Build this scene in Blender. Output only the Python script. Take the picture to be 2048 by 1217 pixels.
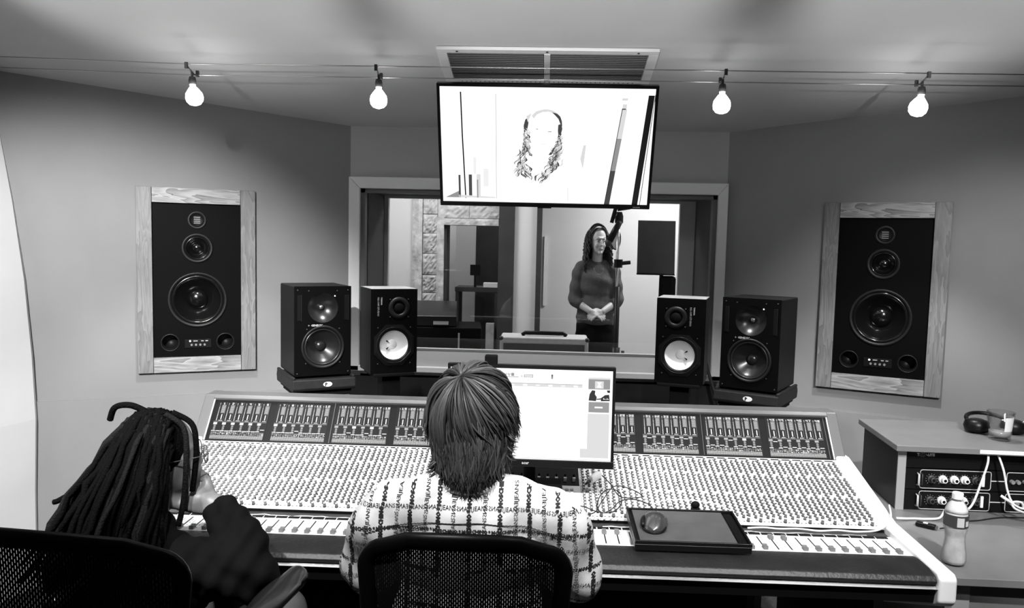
import bpy, bmesh, math, random
from mathutils import Vector, Matrix, Euler
from mathutils.bvhtree import BVHTree
random.seed(7)
R = math.radians
sc = bpy.context.scene
COL = sc.collection
for o in list(bpy.data.objects):
    bpy.data.objects.remove(o)

# ------------------------------------------------------------------ camera, world, light, exposure
F_PX = 1550.0
cam_d = bpy.data.cameras.new('camera')
cam_d.sensor_fit = 'HORIZONTAL'; cam_d.sensor_width = 36.0
cam_d.lens = 36.0 * F_PX / 2048.0
cam_d.clip_start = 0.02; cam_d.clip_end = 60
cam = bpy.data.objects.new('camera', cam_d); COL.objects.link(cam)
def cam_matrix(loc, yaw, pitch, roll):
    fw = Vector((-math.sin(yaw)*math.cos(pitch), math.cos(yaw)*math.cos(pitch), math.sin(pitch)))
    r = fw.cross(Vector((0, 0, 1))).normalized(); u = r.cross(fw)
    c, s = math.cos(roll), math.sin(roll)
    r2 = c*r + s*u; u2 = c*u - s*r
    m = Matrix.Identity(4)
    for i in range(3):
        m[i][0], m[i][1], m[i][2], m[i][3] = r2[i], u2[i], -fw[i], loc[i]
    return m
cam.matrix_world = cam_matrix((0.06, 0.0, 1.66), R(2.5), R(-4.5), R(1.3))
sc.camera = cam
sc.view_settings.view_transform = 'Standard'
sc.view_settings.look = 'None'
sc.view_settings.gamma = 1.0
sc.view_settings.use_curve_mapping = False
sc.view_settings.exposure = 0.0

w = bpy.data.worlds.new('world'); sc.world = w; w.use_nodes = True
w.node_tree.nodes['Background'].inputs[0].default_value = (1, 1, 1, 1)
w.node_tree.nodes['Background'].inputs[1].default_value = 0.015

# overhead spots on the second cable run (above and behind the camera's view), energies in watts
DESK_SPOTS = [((-1.30, 0.85, 2.60), (-1.05, 2.45, .85), 215, 48),
              ((-0.45, 0.85, 2.60), (-0.35, 2.35, .85), 200, 48),
              ((0.45, 0.85, 2.60), (0.40, 2.35, .85), 200, 48),
              ((1.30, 0.85, 2.60), (1.10, 2.45, .85), 215, 48)]
WALL_FILL_SPOTS = [((-0.9, 0.3, 2.6), (-2.05, 3.3, 0.75), 820, 52),  # unseen lamps added to brighten the side walls
              ((1.35, 0.3, 2.6), (2.15, 3.5, 0.80), 270, 44)]
UP_SPOTS = [((-1.40, 0.55, 2.02), (-1.35, 1.55, 2.53), 330, 46),
            ((-0.05, 0.55, 2.02), (0.0, 1.55, 2.53), 300, 46),
            ((1.50, 0.55, 2.02), (1.50, 1.55, 2.53), 300, 46)]
FRONT_LAMP_W = 55.0
BULB_EMIT = 26.0
BOOTH_W = 42.0

def look_rot(a, b):
    d = Vector(b) - Vector(a)
    return d.to_track_quat('-Z', 'Y').to_euler()

# ------------------------------------------------------------------ materials
MATS = {}
def mat(name, v, rough=.5, metal=0.0, var=0.0, vscale=8.0, bump=0.0, bscale=120.0, spec=.5, coat=0.0):
    if name in MATS: return MATS[name]
    m = bpy.data.materials.new(name); m.use_nodes = True
    nt = m.node_tree; b = nt.nodes['Principled BSDF']
    b.inputs['Base Color'].default_value = (v, v, v, 1)
    b.inputs['Roughness'].default_value = rough
    b.inputs['Metallic'].default_value = metal
    b.inputs['Specular IOR Level'].default_value = spec
    b.inputs['Coat Weight'].default_value = coat
    m.diffuse_color = (v, v, v, 1)
    if var > 0 or bump > 0:
        tc = nt.nodes.new('ShaderNodeTexCoord')
        if var > 0:
            n = nt.nodes.new('ShaderNodeTexNoise'); n.inputs['Scale'].default_value = vscale; n.inputs['Detail'].default_value = 5
            nt.links.new(tc.outputs['Object'], n.inputs['Vector'])
            r = nt.nodes.new('ShaderNodeMapRange')
            r.inputs['From Min'].default_value = .3; r.inputs['From Max'].default_value = .7
            r.inputs['To Min'].default_value = max(0, v*(1-var)); r.inputs['To Max'].default_value = min(1, v*(1+var))
            nt.links.new(n.outputs['Fac'], r.inputs['Value'])
            cb = nt.nodes.new('ShaderNodeCombineColor')
            for i in range(3): nt.links.new(r.outputs[0], cb.inputs[i])
            nt.links.new(cb.outputs[0], b.inputs['Base Color'])
        if bump > 0:
            n2 = nt.nodes.new('ShaderNodeTexNoise'); n2.inputs['Scale'].default_value = bscale; n2.inputs['Detail'].default_value = 4
            nt.links.new(tc.outputs['Object'], n2.inputs['Vector'])
            bp = nt.nodes.new('ShaderNodeBump'); bp.inputs['Strength'].default_value = bump; bp.inputs['Distance'].default_value = .01
            nt.links.new(n2.outputs['Fac'], bp.inputs['Height'])
            nt.links.new(bp.outputs[0], b.inputs['Normal'])
    MATS[name] = m
    return m
def emit(name, v, strength=1.0):
    if name in MATS: return MATS[name]
    m = bpy.data.materials.new(name); m.use_nodes = True
    b = m.node_tree.nodes['Principled BSDF']
    b.inputs['Base Color'].default_value = (.02, .02, .02, 1)
    b.inputs['Roughness'].default_value = .35
    b.inputs['Emission Color'].default_value = (v, v, v, 1)
    b.inputs['Emission Strength'].default_value = strength
    MATS[name] = m
    return m
def glassy(name, tint=1.0, ior=1.5, rough=0.0):
    m = bpy.data.materials.new(name); m.use_nodes = True
    nt = m.node_tree
    for n in list(nt.nodes): nt.nodes.remove(n)
    out = nt.nodes.new('ShaderNodeOutputMaterial')
    t = nt.nodes.new('ShaderNodeBsdfTransparent'); t.inputs[0].default_value = (tint, tint, tint, 1)
    g = nt.nodes.new('ShaderNodeBsdfGlossy'); g.inputs['Roughness'].default_value = rough
    lw = nt.nodes.new('ShaderNodeLayerWeight'); lw.inputs[0].default_value = .5
    pw = nt.nodes.new('ShaderNodeMath'); pw.operation = 'POWER'; pw.inputs[1].default_value = 5.0
    nt.links.new(lw.outputs['Facing'], pw.inputs[0])
    f0 = ((ior-1)/(ior+1))**2
    fr = nt.nodes.new('ShaderNodeMath'); fr.operation = 'MULTIPLY_ADD'; fr.inputs[1].default_value = 1-f0; fr.inputs[2].default_value = f0
    nt.links.new(pw.outputs[0], fr.inputs[0])
    mx = nt.nodes.new('ShaderNodeMixShader')
    nt.links.new(fr.outputs[0], mx.inputs[0]); nt.links.new(t.outputs[0], mx.inputs[1]); nt.links.new(g.outputs[0], mx.inputs[2])
    nt.links.new(mx.outputs[0], out.inputs[0])
    MATS[name] = m
    return m
def wood(name, lo, hi, axis, scale=14.0):
    m = bpy.data.materials.new(name); m.use_nodes = True
    nt = m.node_tree; b = nt.nodes['Principled BSDF']; b.inputs['Roughness'].default_value = .5
    tc = nt.nodes.new('ShaderNodeTexCoord'); mp = nt.nodes.new('ShaderNodeMapping')
    s = [scale, scale, scale]; s[axis] = scale*.12
    mp.inputs['Scale'].default_value = s
    nt.links.new(tc.outputs['Object'], mp.inputs[0])
    n = nt.nodes.new('ShaderNodeTexNoise'); n.inputs['Scale'].default_value = 1.3; n.inputs['Detail'].default_value = 3; n.inputs['Distortion'].default_value = .6
    nt.links.new(mp.outputs[0], n.inputs['Vector'])
    mu = nt.nodes.new('ShaderNodeMath'); mu.operation = 'MULTIPLY'; mu.inputs[1].default_value = 9.0
    fr = nt.nodes.new('ShaderNodeMath'); fr.operation = 'FRACT'
    nt.links.new(n.outputs['Fac'], mu.inputs[0]); nt.links.new(mu.outputs[0], fr.inputs[0])
    n2 = nt.nodes.new('ShaderNodeTexNoise'); n2.inputs['Scale'].default_value = 14; n2.inputs['Detail'].default_value = 6
    nt.links.new(mp.outputs[0], n2.inputs['Vector'])
    ad = nt.nodes.new('ShaderNodeMath'); ad.operation = 'MULTIPLY_ADD'; ad.inputs[1].default_value = .55
    nt.links.new(fr.outputs[0], ad.inputs[0]); 
    m2 = nt.nodes.new('ShaderNodeMath'); m2.operation = 'MULTIPLY'; m2.inputs[1].default_value = .5
    nt.links.new(n2.outputs['Fac'], m2.inputs[0]); nt.links.new(m2.outputs[0], ad.inputs[2])
    cr = nt.nodes.new('ShaderNodeValToRGB')
    cr.color_ramp.elements[0].color = (lo, lo, lo, 1); cr.color_ramp.elements[1].color = (hi, hi, hi, 1)
    cr.color_ramp.elements[0].position = .15; cr.color_ramp.elements[1].position = .8
    nt.links.new(ad.outputs[0], cr.inputs[0]); nt.links.new(cr.outputs[0], b.inputs['Base Color'])
    MATS[name] = m
    return m
def netting(name, v, cell_w, cell_h, thread):
    """woven chair fabric: staggered upright open cells (millimetres) between dark threads"""
    m = bpy.data.materials.new(name); m.use_nodes = True
    nt = m.node_tree; b = nt.nodes['Principled BSDF']
    b.inputs['Base Color'].default_value = (v, v, v, 1); b.inputs['Roughness'].default_value = .6; b.inputs['Specular IOR Level'].default_value = .2
    out = nt.nodes['Material Output']
    tc = nt.nodes.new('ShaderNodeTexCoord'); mp = nt.nodes.new('ShaderNodeMapping')
    nt.links.new(tc.outputs['UV'], mp.inputs[0])
    mp.inputs['Scale'].default_value = (1000, 1000, 1)
    br = nt.nodes.new('ShaderNodeTexBrick'); br.inputs['Scale'].default_value = 1.0
    br.inputs['Color1'].default_value = (0, 0, 0, 1); br.inputs['Color2'].default_value = (0, 0, 0, 1); br.inputs['Mortar'].default_value = (1, 1, 1, 1)
    br.inputs['Mortar Size'].default_value = thread/2; br.inputs['Brick Width'].default_value = cell_h; br.inputs['Row Height'].default_value = cell_w
    br.inputs['Mortar Smooth'].default_value = 0.0
    nt.links.new(mp.outputs[0], br.inputs['Vector'])
    t = nt.nodes.new('ShaderNodeBsdfTransparent')
    mx = nt.nodes.new('ShaderNodeMixShader')
    nt.links.new(br.outputs['Color'], mx.inputs[0]); nt.links.new(t.outputs[0], mx.inputs[1]); nt.links.new(b.outputs[0], mx.inputs[2])
    nt.links.new(mx.outputs[0], out.inputs[0])
    MATS[name] = m
    return m

M_WALL = mat('wall_fabric', .27, .9, var=.05, vscale=3, bump=.05, bscale=300, spec=.1)
M_WALLC = mat('wall_front_paint', .44, .9, var=.04, vscale=3, spec=.1)
M_CEIL = mat('ceiling_paint', .46, .9, var=.04, vscale=2, bump=.04, bscale=200, spec=.1)
M_REAR = mat('rear_wall_paint', .35, .9)
M_WHITEWALL = mat('white_wall_paint', .60, .8, var=.03, vscale=3)
M_FLOOR = mat('floor_carpet', .06, .95, var=.3, vscale=60)
M_FRAME = mat('window_frame_paint', .78, .45)
M_JAMB = mat('window_jamb', .07, .8, var=.1)
M_SILL = mat('window_sill', .36, .6)
M_DARKPANEL = mat('dark_panel', .02, .5, var=.2, spec=.3)
M_GLASS = glassy('window_glass', .97, 1.45)
M_BLACK = mat('black_plastic', .004, .38, spec=.25)
M_BLACKM = mat('black_matte', .003, .7, spec=.12)
M_SATIN = mat('black_satin', .006, .3, spec=.3)
M_DKGREY = mat('dark_grey', .035, .55)
M_MIDGREY = mat('mid_grey', .22, .5)
M_LTGREY = mat('light_grey', .5, .5)
M_WHITE = mat('white_plastic', .8, .4)
M_PAPER = mat('white_paper', .85, .8)
M_CHROME = mat('chrome', .6, .2, metal=1.0)
M_STEEL = mat('brushed_steel', .35, .35, metal=1.0)
M_CABLEW = mat('white_cable', .78, .5)
M_CABLEB = mat('black_cable', .008, .5)

# ------------------------------------------------------------------ mesh builder
class MB:
    def __init__(s): s.v = []; s.f = []; s.m = []
    def add(s, vs, fs, M=None, mi=0):
        k = len(s.v)
        for p in vs:
            p = Vector(p)
            s.v.append(tuple(M @ p) if M is not None else tuple(p))
        for f in fs: s.f.append(tuple(i+k for i in f)); s.m.append(mi)
        return s
    def box(s, c, d, M=None, mi=0):
        x, y, z = c; a, b, h = d[0]/2, d[1]/2, d[2]/2
        vs = [(x-a,y-b,z-h),(x+a,y-b,z-h),(x+a,y+b,z-h),(x-a,y+b,z-h),(x-a,y-b,z+h),(x+a,y-b,z+h),(x+a,y+b,z+h),(x-a,y+b,z+h)]
        return s.add(vs, [(0,3,2,1),(4,5,6,7),(0,1,5,4),(1,2,6,5),(2,3,7,6),(3,0,4,7)], M, mi)
    def bb(s, x0, x1, y0, y1, z0, z1, M=None, mi=0):
        return s.box(((x0+x1)/2,(y0+y1)/2,(z0+z1)/2),(x1-x0,y1-y0,z1-z0),M,mi)
    def open_box(s, x0, x1, y0, y1, z0, z1, M=None, mi=0):
        vs = [(x0,y0,z0),(x1,y0,z0),(x1,y1,z0),(x0,y1,z0),(x0,y0,z1),(x1,y0,z1),(x1,y1,z1),(x0,y1,z1)]
        return s.add(vs, [(0,3,2,1),(4,5,6,7),(1,2,6,5),(2,3,7,6),(3,0,4,7)], M, mi)
    def prism(s, prof, x0, x1, M=None, mi=0):
        """profile of (y,z) extruded along x"""
        n = len(prof)
        vs = [(x0,y,z) for y,z in prof]+[(x1,y,z) for y,z in prof]
        fs = [tuple(range(n)), tuple(range(2*n-1,n-1,-1))]
        fs += [(i, i+n, (i+1)%n+n, (i+1)%n) for i in range(n)]
        return s.add(vs, fs, M, mi)
    def plate(s, poly, z0, z1, M=None, mi=0):
        """polygon of (x,y) extruded along z"""
        n = len(poly)
        vs = [(x,y,z0) for x,y in poly]+[(x,y,z1) for x,y in poly]
        fs = [tuple(range(n-1,-1,-1)), tuple(range(n,2*n))]
        fs += [(i, (i+1)%n, (i+1)%n+n, i+n) for i in range(n)]
        return s.add(vs, fs, M, mi)
    def lathe(s, prof, seg=24, M=None, mi=0, cap0=True, cap1=True):
        vs = []; fs = []; n = len(prof)
        for r, z in prof:
            for k in range(seg):
                a = 2*math.pi*k/seg; vs.append((r*math.cos(a), r*math.sin(a), z))
        for i in range(n-1):
            for k in range(seg):
                k2 = (k+1)%seg; fs.append((i*seg+k, i*seg+k2, (i+1)*seg+k2, (i+1)*seg+k))
        if cap0: fs.append(tuple(range(seg-1,-1,-1)))
        if cap1: fs.append(tuple((n-1)*seg+k for k in range(seg)))
        return s.add(vs, fs, M, mi)
    def tube(s, path, r, seg=6, M=None, mi=0, closed=False):
        P = [Vector(p) for p in path]; n = len(P)
        rr = r if isinstance(r, (list, tuple)) else [r]*n
        vs = []; fs = []
        up = Vector((0, 0, 1)); prev = None
        for i in range(n):
            if closed: t = P[(i+1)%n]-P[i-1]
            else: t = P[min(i+1,n-1)]-P[max(i-1,0)]
            if t.length < 1e-9: t = Vector((0,0,1))
            t.normalize()
            if prev is None:
                a = up if abs(t.dot(up)) < .9 else Vector((1,0,0))
                u = t.cross(a).normalized()
            else:
                u = prev - t*prev.dot(t)
                u = u.normalized() if u.length > 1e-6 else t.orthogonal().normalized()
            prev = u; v = t.cross(u)
            for k in range(seg):
                an = 2*math.pi*k/seg; vs.append(P[i]+(u*math.cos(an)+v*math.sin(an))*rr[i])
        m = n if closed else n-1
        for i in range(m):
            j = (i+1)%n
            for k in range(seg):
                k2 = (k+1)%seg; fs.append((i*seg+k, i*seg+k2, j*seg+k2, j*seg+k))
        if not closed:
            fs.append(tuple(range(seg-1,-1,-1))); fs.append(tuple((n-1)*seg+k for k in range(seg)))
        return s.add(vs, fs, M, mi)
    def ball(s, c, rad, M=None, mi=0, su=16, sv=10, rot=None):
        vs = []; fs = []; T = Matrix.Translation(Vector(c))
        if rot is not None: T = T @ rot.to_4x4()
        if isinstance(rad, (int, float)): rad = (rad,)*3
        for j in range(1, sv):
            th = math.pi*j/sv
            for i in range(su):
                a = 2*math.pi*i/su
                vs.append(T @ Vector((rad[0]*math.sin(th)*math.cos(a), rad[1]*math.sin(th)*math.sin(a), rad[2]*math.cos(th))))
        vs.append(T @ Vector((0,0,rad[2]))); vs.append(T @ Vector((0,0,-rad[2])))
        nt, nb = len(vs)-2, len(vs)-1
        for j in range(sv-2):
            for i in range(su):
                i2 = (i+1)%su; fs.append((j*su+i, (j+1)*su+i, (j+1)*su+i2, j*su+i2))
        for i in range(su):
            i2 = (i+1)%su; fs.append((nt, i, i2)); fs.append((nb, (sv-2)*su+i2, (sv-2)*su+i))
        return s.add(vs, fs, M, mi)
    def cap(s, p0, p1, r0, r1, M=None, mi=0, seg=12):
        """tapered capsule"""
        p0, p1 = Vector(p0), Vector(p1); d = (p1-p0).normalized()
        pts = []; rr = []
        for k in range(1, 5):
            a = math.pi/2*k/4; pts.append(p0-d*r0*math.cos(a)); rr.append(r0*math.sin(a))
        for k in range(4, 0, -1):
            a = math.pi/2*k/4; pts.append(p1+d*r1*math.cos(a)); rr.append(r1*math.sin(a))
        return s.tube(pts, rr, seg, M, mi)
    def quad(s, a, b, c, d, M=None, mi=0): return s.add([a,b,c,d], [(0,1,2,3)], M, mi)
    def poly(s, pts, M=None, mi=0): return s.add(pts, [tuple(range(len(pts)))], M, mi)
    def mesh(s, name, mats, smooth=False):
        me = bpy.data.meshes.new(name); me.from_pydata(s.v, [], s.f)
        if not isinstance(mats, (list, tuple)): mats = [mats]
        for m in mats: me.materials.append(m)
        if len(mats) > 1: me.polygons.foreach_set('material_index', s.m)
        if smooth: me.polygons.foreach_set('use_smooth', [True]*len(me.polygons))
        me.validate(); me.update()
        return me
    def build(s, name, mats, parent=None, smooth=False, bevel=0.0, bseg=2):
        o = bpy.data.objects.new(name, s.mesh(name, mats, smooth)); COL.objects.link(o)
        if parent is not None: o.parent = parent
        if bevel > 0:
            b = o.modifiers.new('bevel', 'BEVEL'); b.width = bevel; b.segments = bseg; b.limit_method = 'ANGLE'; b.angle_limit = R(35)
            if not smooth:
                o.data.polygons.foreach_set('use_smooth', [True]*len(o.data.polygons))
                try: b.harden_normals = True
                except Exception: pass
        return o
def thing(name, label, cat, loc=(0,0,0), rot=(0,0,0), group=None):
    o = bpy.data.objects.new(name, None); COL.objects.link(o); o.empty_display_size = .05
    o.location = loc; o.rotation_euler = rot; o['label'] = label; o['category'] = cat
    if group: o['group'] = group
    return o
def tag(o, label, cat, group=None):
    o['label'] = label; o['category'] = cat
    if group: o['group'] = group
    return o
def struct(name, mb, m, label=None, **k):
    o = mb.build(name, m, **k); o['kind'] = 'structure'
    if label: o['label'] = label
    return o
def inst(name, me, parent, loc, rot=(0,0,0), scale=None):
    o = bpy.data.objects.new(name, me); COL.objects.link(o); o.parent = parent
    o.location = loc; o.rotation_euler = rot
    if scale: o.scale = scale
    return o
def spline(pts, n=8):
    P = [Vector(p) for p in pts]; out = []
    for i in range(len(P)-1):
        p0 = P[max(i-1,0)]; p1 = P[i]; p2 = P[i+1]; p3 = P[min(i+2,len(P)-1)]
        for k in range(n):
            t = k/n
            out.append(.5*((2*p1)+(p2-p0)*t+(2*p0-5*p1+4*p2-p3)*t*t+(3*p1-p0-3*p2+p3)*t**3))
    out.append(P[-1])
    return out
TXT = {}
def text_raw(s, bold=0.0):
    """outline lettering as flat triangles, unit height, origin bottom-left"""
    k = (s, bold)
    if k in TXT: return TXT[k]
    cu = bpy.data.curves.new('t', 'FONT'); cu.body = s; cu.size = 1.0; cu.resolution_u = 1; cu.offset = bold
    ob = bpy.data.objects.new('t', cu); COL.objects.link(ob)
    dg = bpy.context.evaluated_depsgraph_get()
    me = bpy.data.meshes.new_from_object(ob.evaluated_get(dg))
    vs = [tuple(v.co) for v in me.vertices]; fs = [tuple(p.vertices) for p in me.polygons]
    bpy.data.objects.remove(ob); bpy.data.meshes.remove(me); bpy.data.curves.remove(cu)
    wd = max((v[0] for v in vs), default=0)
    TXT[k] = (vs, fs, wd)
    return TXT[k]
def text(mb, s, M, width=None, size=None, mi=0, bold=0.0):
    """lettering in the local xz plane (reads when seen from -y)"""
    vs, fs, wd = text_raw(s, bold)
    k = size if size else width/wd
    mb.add([(v[0]*k, 0, v[1]*k) for v in vs], fs, M, mi)
    return wd*k
def T(x, y, z): return Matrix.Translation((x, y, z))
FRONT = Matrix.Rotation(R(90), 4, 'X')      # lathe axis z -> -y (towards the viewer)
def hole_plate(mb, x0, x1, z0, z1, holes, y=0.0, mi=0, seg=40):
    """flat plate at y facing -y; holes (cx,cz,r) each inside its own cell (x0,x1,z0,z1)"""
    for (cx, cz, r, a0, a1, b0, b1) in holes:
        ring = []; rect = []
        corners = [(a1,b1),(a0,b1),(a0,b0),(a1,b0)]
        for k in range(seg):
            a = 2*math.pi*k/seg; c, s = math.cos(a), math.sin(a)
            ring.append((cx+r*c, y, cz+r*s))
            t = 1e9
            if c > 1e-9: t = min(t, (a1-cx)/c)
            if c < -1e-9: t = min(t, (a0-cx)/c)
            if s > 1e-9: t = min(t, (b1-cz)/s)
            if s < -1e-9: t = min(t, (b0-cz)/s)
            rect.append([cx+t*c, y, cz+t*s])
        for q in corners:
            a = math.atan2(q[1]-cz, q[0]-cx) % (2*math.pi)
            k = round(a/(2*math.pi)*seg) % seg
            rect[k] = [q[0], y, q[1]]
        fs = [(k, seg+k, seg+(k+1)%seg, (k+1)%seg) for k in range(seg)]
        mb.add(ring+[tuple(p) for p in rect], fs, None, mi)

# ------------------------------------------------------------------ room shell
A25 = R(25.0); CS, SN = math.cos(A25), math.sin(A25)
WL0 = Vector((-.99, 4.1, 0)); WR0 = Vector((.985, 4.1, 0))
def ceil_z(y): return 2.255 + .185*(4.1-y)
YK = 1.0                                     # ceiling turns flat here
ZK = ceil_z(YK)
def wall_slab(name, p0, p1, z0, z1f, m, th=.12, side=1, hole=None):
    """vertical slab from p0 to p1 (xy) with thickness away from the room; top follows the ceiling"""
    d = (Vector(p1)-Vector(p0)); n = Vector((-d.y, d.x, 0)).normalized()*side*th
    mb = MB(); L = d.length
    def piece(ta, tb, za, zb):
        N = 6; vs = []
        for i in range(N+1):
            q = Vector(p0)+d*((ta+(tb-ta)*i/N)/L)
            zt = z1f(q.y) if zb is None else zb
            for a in (Vector((0,0,0)), n):
                vs.append((q.x+a.x, q.y+a.y, za)); vs.append((q.x+a.x, q.y+a.y, zt))
        fs = []
        for i in range(N):
            a, b = i*4, i*4+4
            fs += [(a,b,b+1,a+1),(a+3,b+3,b+2,a+2),(a+1,b+1,b+3,a+3),(a+2,b+2,b,a)]
        fs += [(0,1,3,2),(N*4+2,N*4+3,N*4+1,N*4)]
        mb.add(vs, fs)
    if hole is None: piece(0, L, z0, None)
    else:
        h0, h1, hz0, hz1 = hole
        piece(0, h0, z0, None); piece(h1, L, z0, None); piece(h0, h1, z0, hz0); piece(h0, h1, hz1, None)
    return struct(name, mb, m)
def zc(y): return ceil_z(y) if y > YK else ZK
LEN = 2.4
LE = WL0+Vector((-CS, -SN, 0))*LEN; RE = WR0+Vector((CS, -SN, 0))*LEN
wall_slab('wall_left', WL0, LE, 0, zc, M_WALL, side=-1, hole=(.755-.21, .755+.21, 1.05, 1.83))
wall_slab('wall_right', WR0, RE, 0, zc, M_WALL, side=1, hole=(.752-.21, .752+.21, 1.05, 1.83))
wall_slab('wall_left_rear', LE, (LE.x, -2.6, 0), 0, zc, M_WHITEWALL, side=-1)
wall_slab('wall_right_rear', RE, (RE.x, -2.6, 0), 0, zc, M_WALL, side=1)
wall_slab('wall_back', (LE.x-.1, -2.6, 0), (RE.x+.1, -2.6, 0), 0, zc, M_REAR, side=-1)
mb = MB(); mb.bb(-3.5, 3.5, -2.75, 4.4, -.06, 0); struct('floor', mb, M_FLOOR)
mb = MB()
mb.prism([(4.25, ceil_z(4.25)), (YK, ZK), (-2.75, ZK), (-2.75, ZK+.1), (YK, ZK+.1), (4.25, ceil_z(4.25)+.1)], -3.5, 3.5)
struct('ceiling', mb, M_CEIL)
# white side panel with a leaning edge, far left
prof = [(-2.292, .0), (-2.288, .45), (-2.277, .80), (-2.288, 1.1), (-2.315, 1.45), (-2.36, 1.8), (-2.41, 2.1), (-2.47, 2.38)]
mb = MB(); k = len(prof); vs = []
for (x, z) in prof: vs += [(x, 3.42, z), (x-.02, 3.46, z), (x-.45, 1.9, z), (x-.47, 1.94, z)]
fs = []
for i in range(k-1):
    a = i*4; b = a+4
    fs += [(a,a+1,b+1,b),(a+2,a,b,b+2),(a+1,a+3,b+3,b+1),(a+3,a+2,b+2,b+3)]
fs += [(0,2,3,1),((k-1)*4,(k-1)*4+1,(k-1)*4+3,(k-1)*4+2)]
mb.add(vs, fs); struct('wall_side_left', mb, M_WHITEWALL, smooth=False)
# thin chair-rail reveal on the angled walls
for nm, p0, d in (('trim_1', WL0, Vector((-CS,-SN,0))), ('trim_2', WR0, Vector((CS,-SN,0)))):
    mb = MB(); q0 = p0; q1 = p0+d*1.75; nrm = Vector((d.y, -d.x, 0))
    if nrm.y > 0: nrm = -nrm
    for (za, zb, th) in ((.0, .868, .012), (.868, .874, .004)):
        a, b = q0, q1; t = nrm*th
        mb.add([(a.x,a.y,za),(b.x,b.y,za),(b.x,b.y,zb),(a.x,a.y,zb),(a.x+t.x,a.y+t.y,za),(b.x+t.x,b.y+t.y,za),(b.x+t.x,b.y+t.y,zb),(a.x+t.x,a.y+t.y,zb)],
               [(4,5,6,7),(7,6,2,3),(0,4,7,3),(5,1,2,6),(0,1,5,4)])
    struct(nm, mb, M_WALL)
# front wall around the window opening
OX0, OX1, OZ0, OZ1 = -.93, .935, .99, 1.93
mb = MB()
mb.bb(-1.05, 1.05, 4.1, 4.25, OZ1, 2.32); mb.bb(-1.05, OX0, 4.1, 4.25, 0, OZ1); mb.bb(OX1, 1.05, 4.1, 4.25, 0, OZ1)
struct('wall_front', mb, M_WALLC)
mb = MB(); mb.bb(OX0, OX1, 4.1, 4.25, 0, OZ0-.05)
struct('wall_front_lower', mb, M_DARKPANEL)
mb = MB(); mb.bb(-.985, .98, 4.075, 4.1, 0, .70); mb.bb(-.985, .98, 4.085, 4.1, .715, .93); struct('trim_3', mb, M_DARKPANEL)
# window: casing, deep jambs, far frame and pane
win = bpy.data.objects.new('window_1', None); COL.objects.link(win); win['kind'] = 'structure'; win['label'] = 'wide studio window into the recording booth'
mb = MB(); yf = 4.07
def casing(mb, x0, x1, z0, z1, wd, y0, y1):
    # mitred head and two sides
    mb.plate([(x0,z1),(x0-wd,z1+wd),(x1+wd,z1+wd),(x1,z1)], -y1, -y0, Matrix.Rotation(R(90),4,'X'))
for nm, pts in (('casing_head', [(OX0,OZ1),(OX0-.06,OZ1+.06),(OX1+.05,OZ1+.06),(OX1,OZ1)]),
                ('casing_side', [(OX0,OZ1),(OX0,OZ0-.03),(OX0-.06,OZ0-.03),(OX0-.06,OZ1+.06)]),
                ('casing_side', [(OX1,OZ1),(OX1+.05,OZ1+.06),(OX1+.05,OZ0-.03),(OX1,OZ0-.03)]),
                ('casing_sill', [(OX0-.06,OZ0-.03),(OX1+.05,OZ0-.03),(OX1+.05,OZ0),(OX0-.06,OZ0)])):
    m2 = MB(); m2.plate(pts, -4.1, -4.062, Matrix.Rotation(R(90),4,'X')); m2.build(nm, M_FRAME, win, bevel=.004)
mb = MB()
for (x0, x1, z0, z1) in ((OX0,OX0+.022,OZ0,OZ1),(OX1-.022,OX1,OZ0,OZ1),(OX0,OX1,OZ1-.022,OZ1)):
    mb.bb(x0, x1, 4.085, 4.14, z0, z1)
mb.build('inner_stop', mat('window_stop', .12, .5), win)
mb = MB()
mb.bb(OX0-.02, OX0, 4.1, 4.78, OZ0, OZ1); mb.bb(OX1, OX1+.02, 4.1, 4.78, OZ0, OZ1); mb.bb(OX0, OX1, 4.1, 4.78, OZ1, OZ1+.02)
mb.build('jamb_lining', M_JAMB, win)
mb = MB(); mb.bb(OX0, OX1, 4.1, 4.78, OZ0-.06, OZ0); mb.build('sill_board', M_SILL, win)
mb = MB()
for (x0, x1, z0, z1) in ((OX0,-.905,OZ0,OZ1),(.845,OX1,OZ0,OZ1),(-.905,.845,OZ0,1.005),(-.905,.845,1.915,OZ1)):
    mb.bb(x0, x1, 4.68, 4.72, z0, z1)
mb.build('far_frame', M_FRAME, win)
mb = MB(); mb.bb(-.905, .845, 4.695, 4.703, 1.005, 1.915); mb.build('pane', M_GLASS, win)

# ------------------------------------------------------------------ ceiling vent
SL = -math.atan(.185)
vent = thing('air_vent', 'pale metal return-air grille set in the ceiling above the television', 'vent', (.04, 3.31, ceil_z(3.31)-.001), (SL, 0, 0))
VW, VD = .442, .185
mb = MB()
for (x0,x1,y0,y1) in ((-VW,VW,-VD,-VD+.036),(-VW,VW,VD-.062,VD),(-VW,-VW+.04,-VD+.036,VD-.062),(VW-.04,VW,-VD+.036,VD-.062)):
    mb.bb(x0,x1,y0,y1,-.014,0)
M_VENT = mat('vent_metal', .62, .5)
mb.build('frame', M_VENT, vent, bevel=.003)
mb = MB(); mb.bb(-.013,.013,-VD+.036,VD-.062,-.016,-.002); mb.build('mullion', M_VENT, vent, bevel=.002)
mb = MB(); mb.bb(-VW+.04,VW-.04,-VD+.036,VD-.062,-.001,0); mb.build('duct_opening', M_BLACKM, vent)
ML = Matrix.Rotation(R(50), 4, 'X')
sl = MB(); sl.box((0,0,0),(.386,.0145,.0016),ML); slm = sl.mesh('slat', mat('vent_slat_shaded', .16, .6))  # slats darker than the frame: the shade on them is in the colour
for sx in (-1, 1):
    for k in range(15):
        inst('slat', slm, vent, (sx*.2075, -VD+.046+k*.0176, -.008))
mb = MB()
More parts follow.
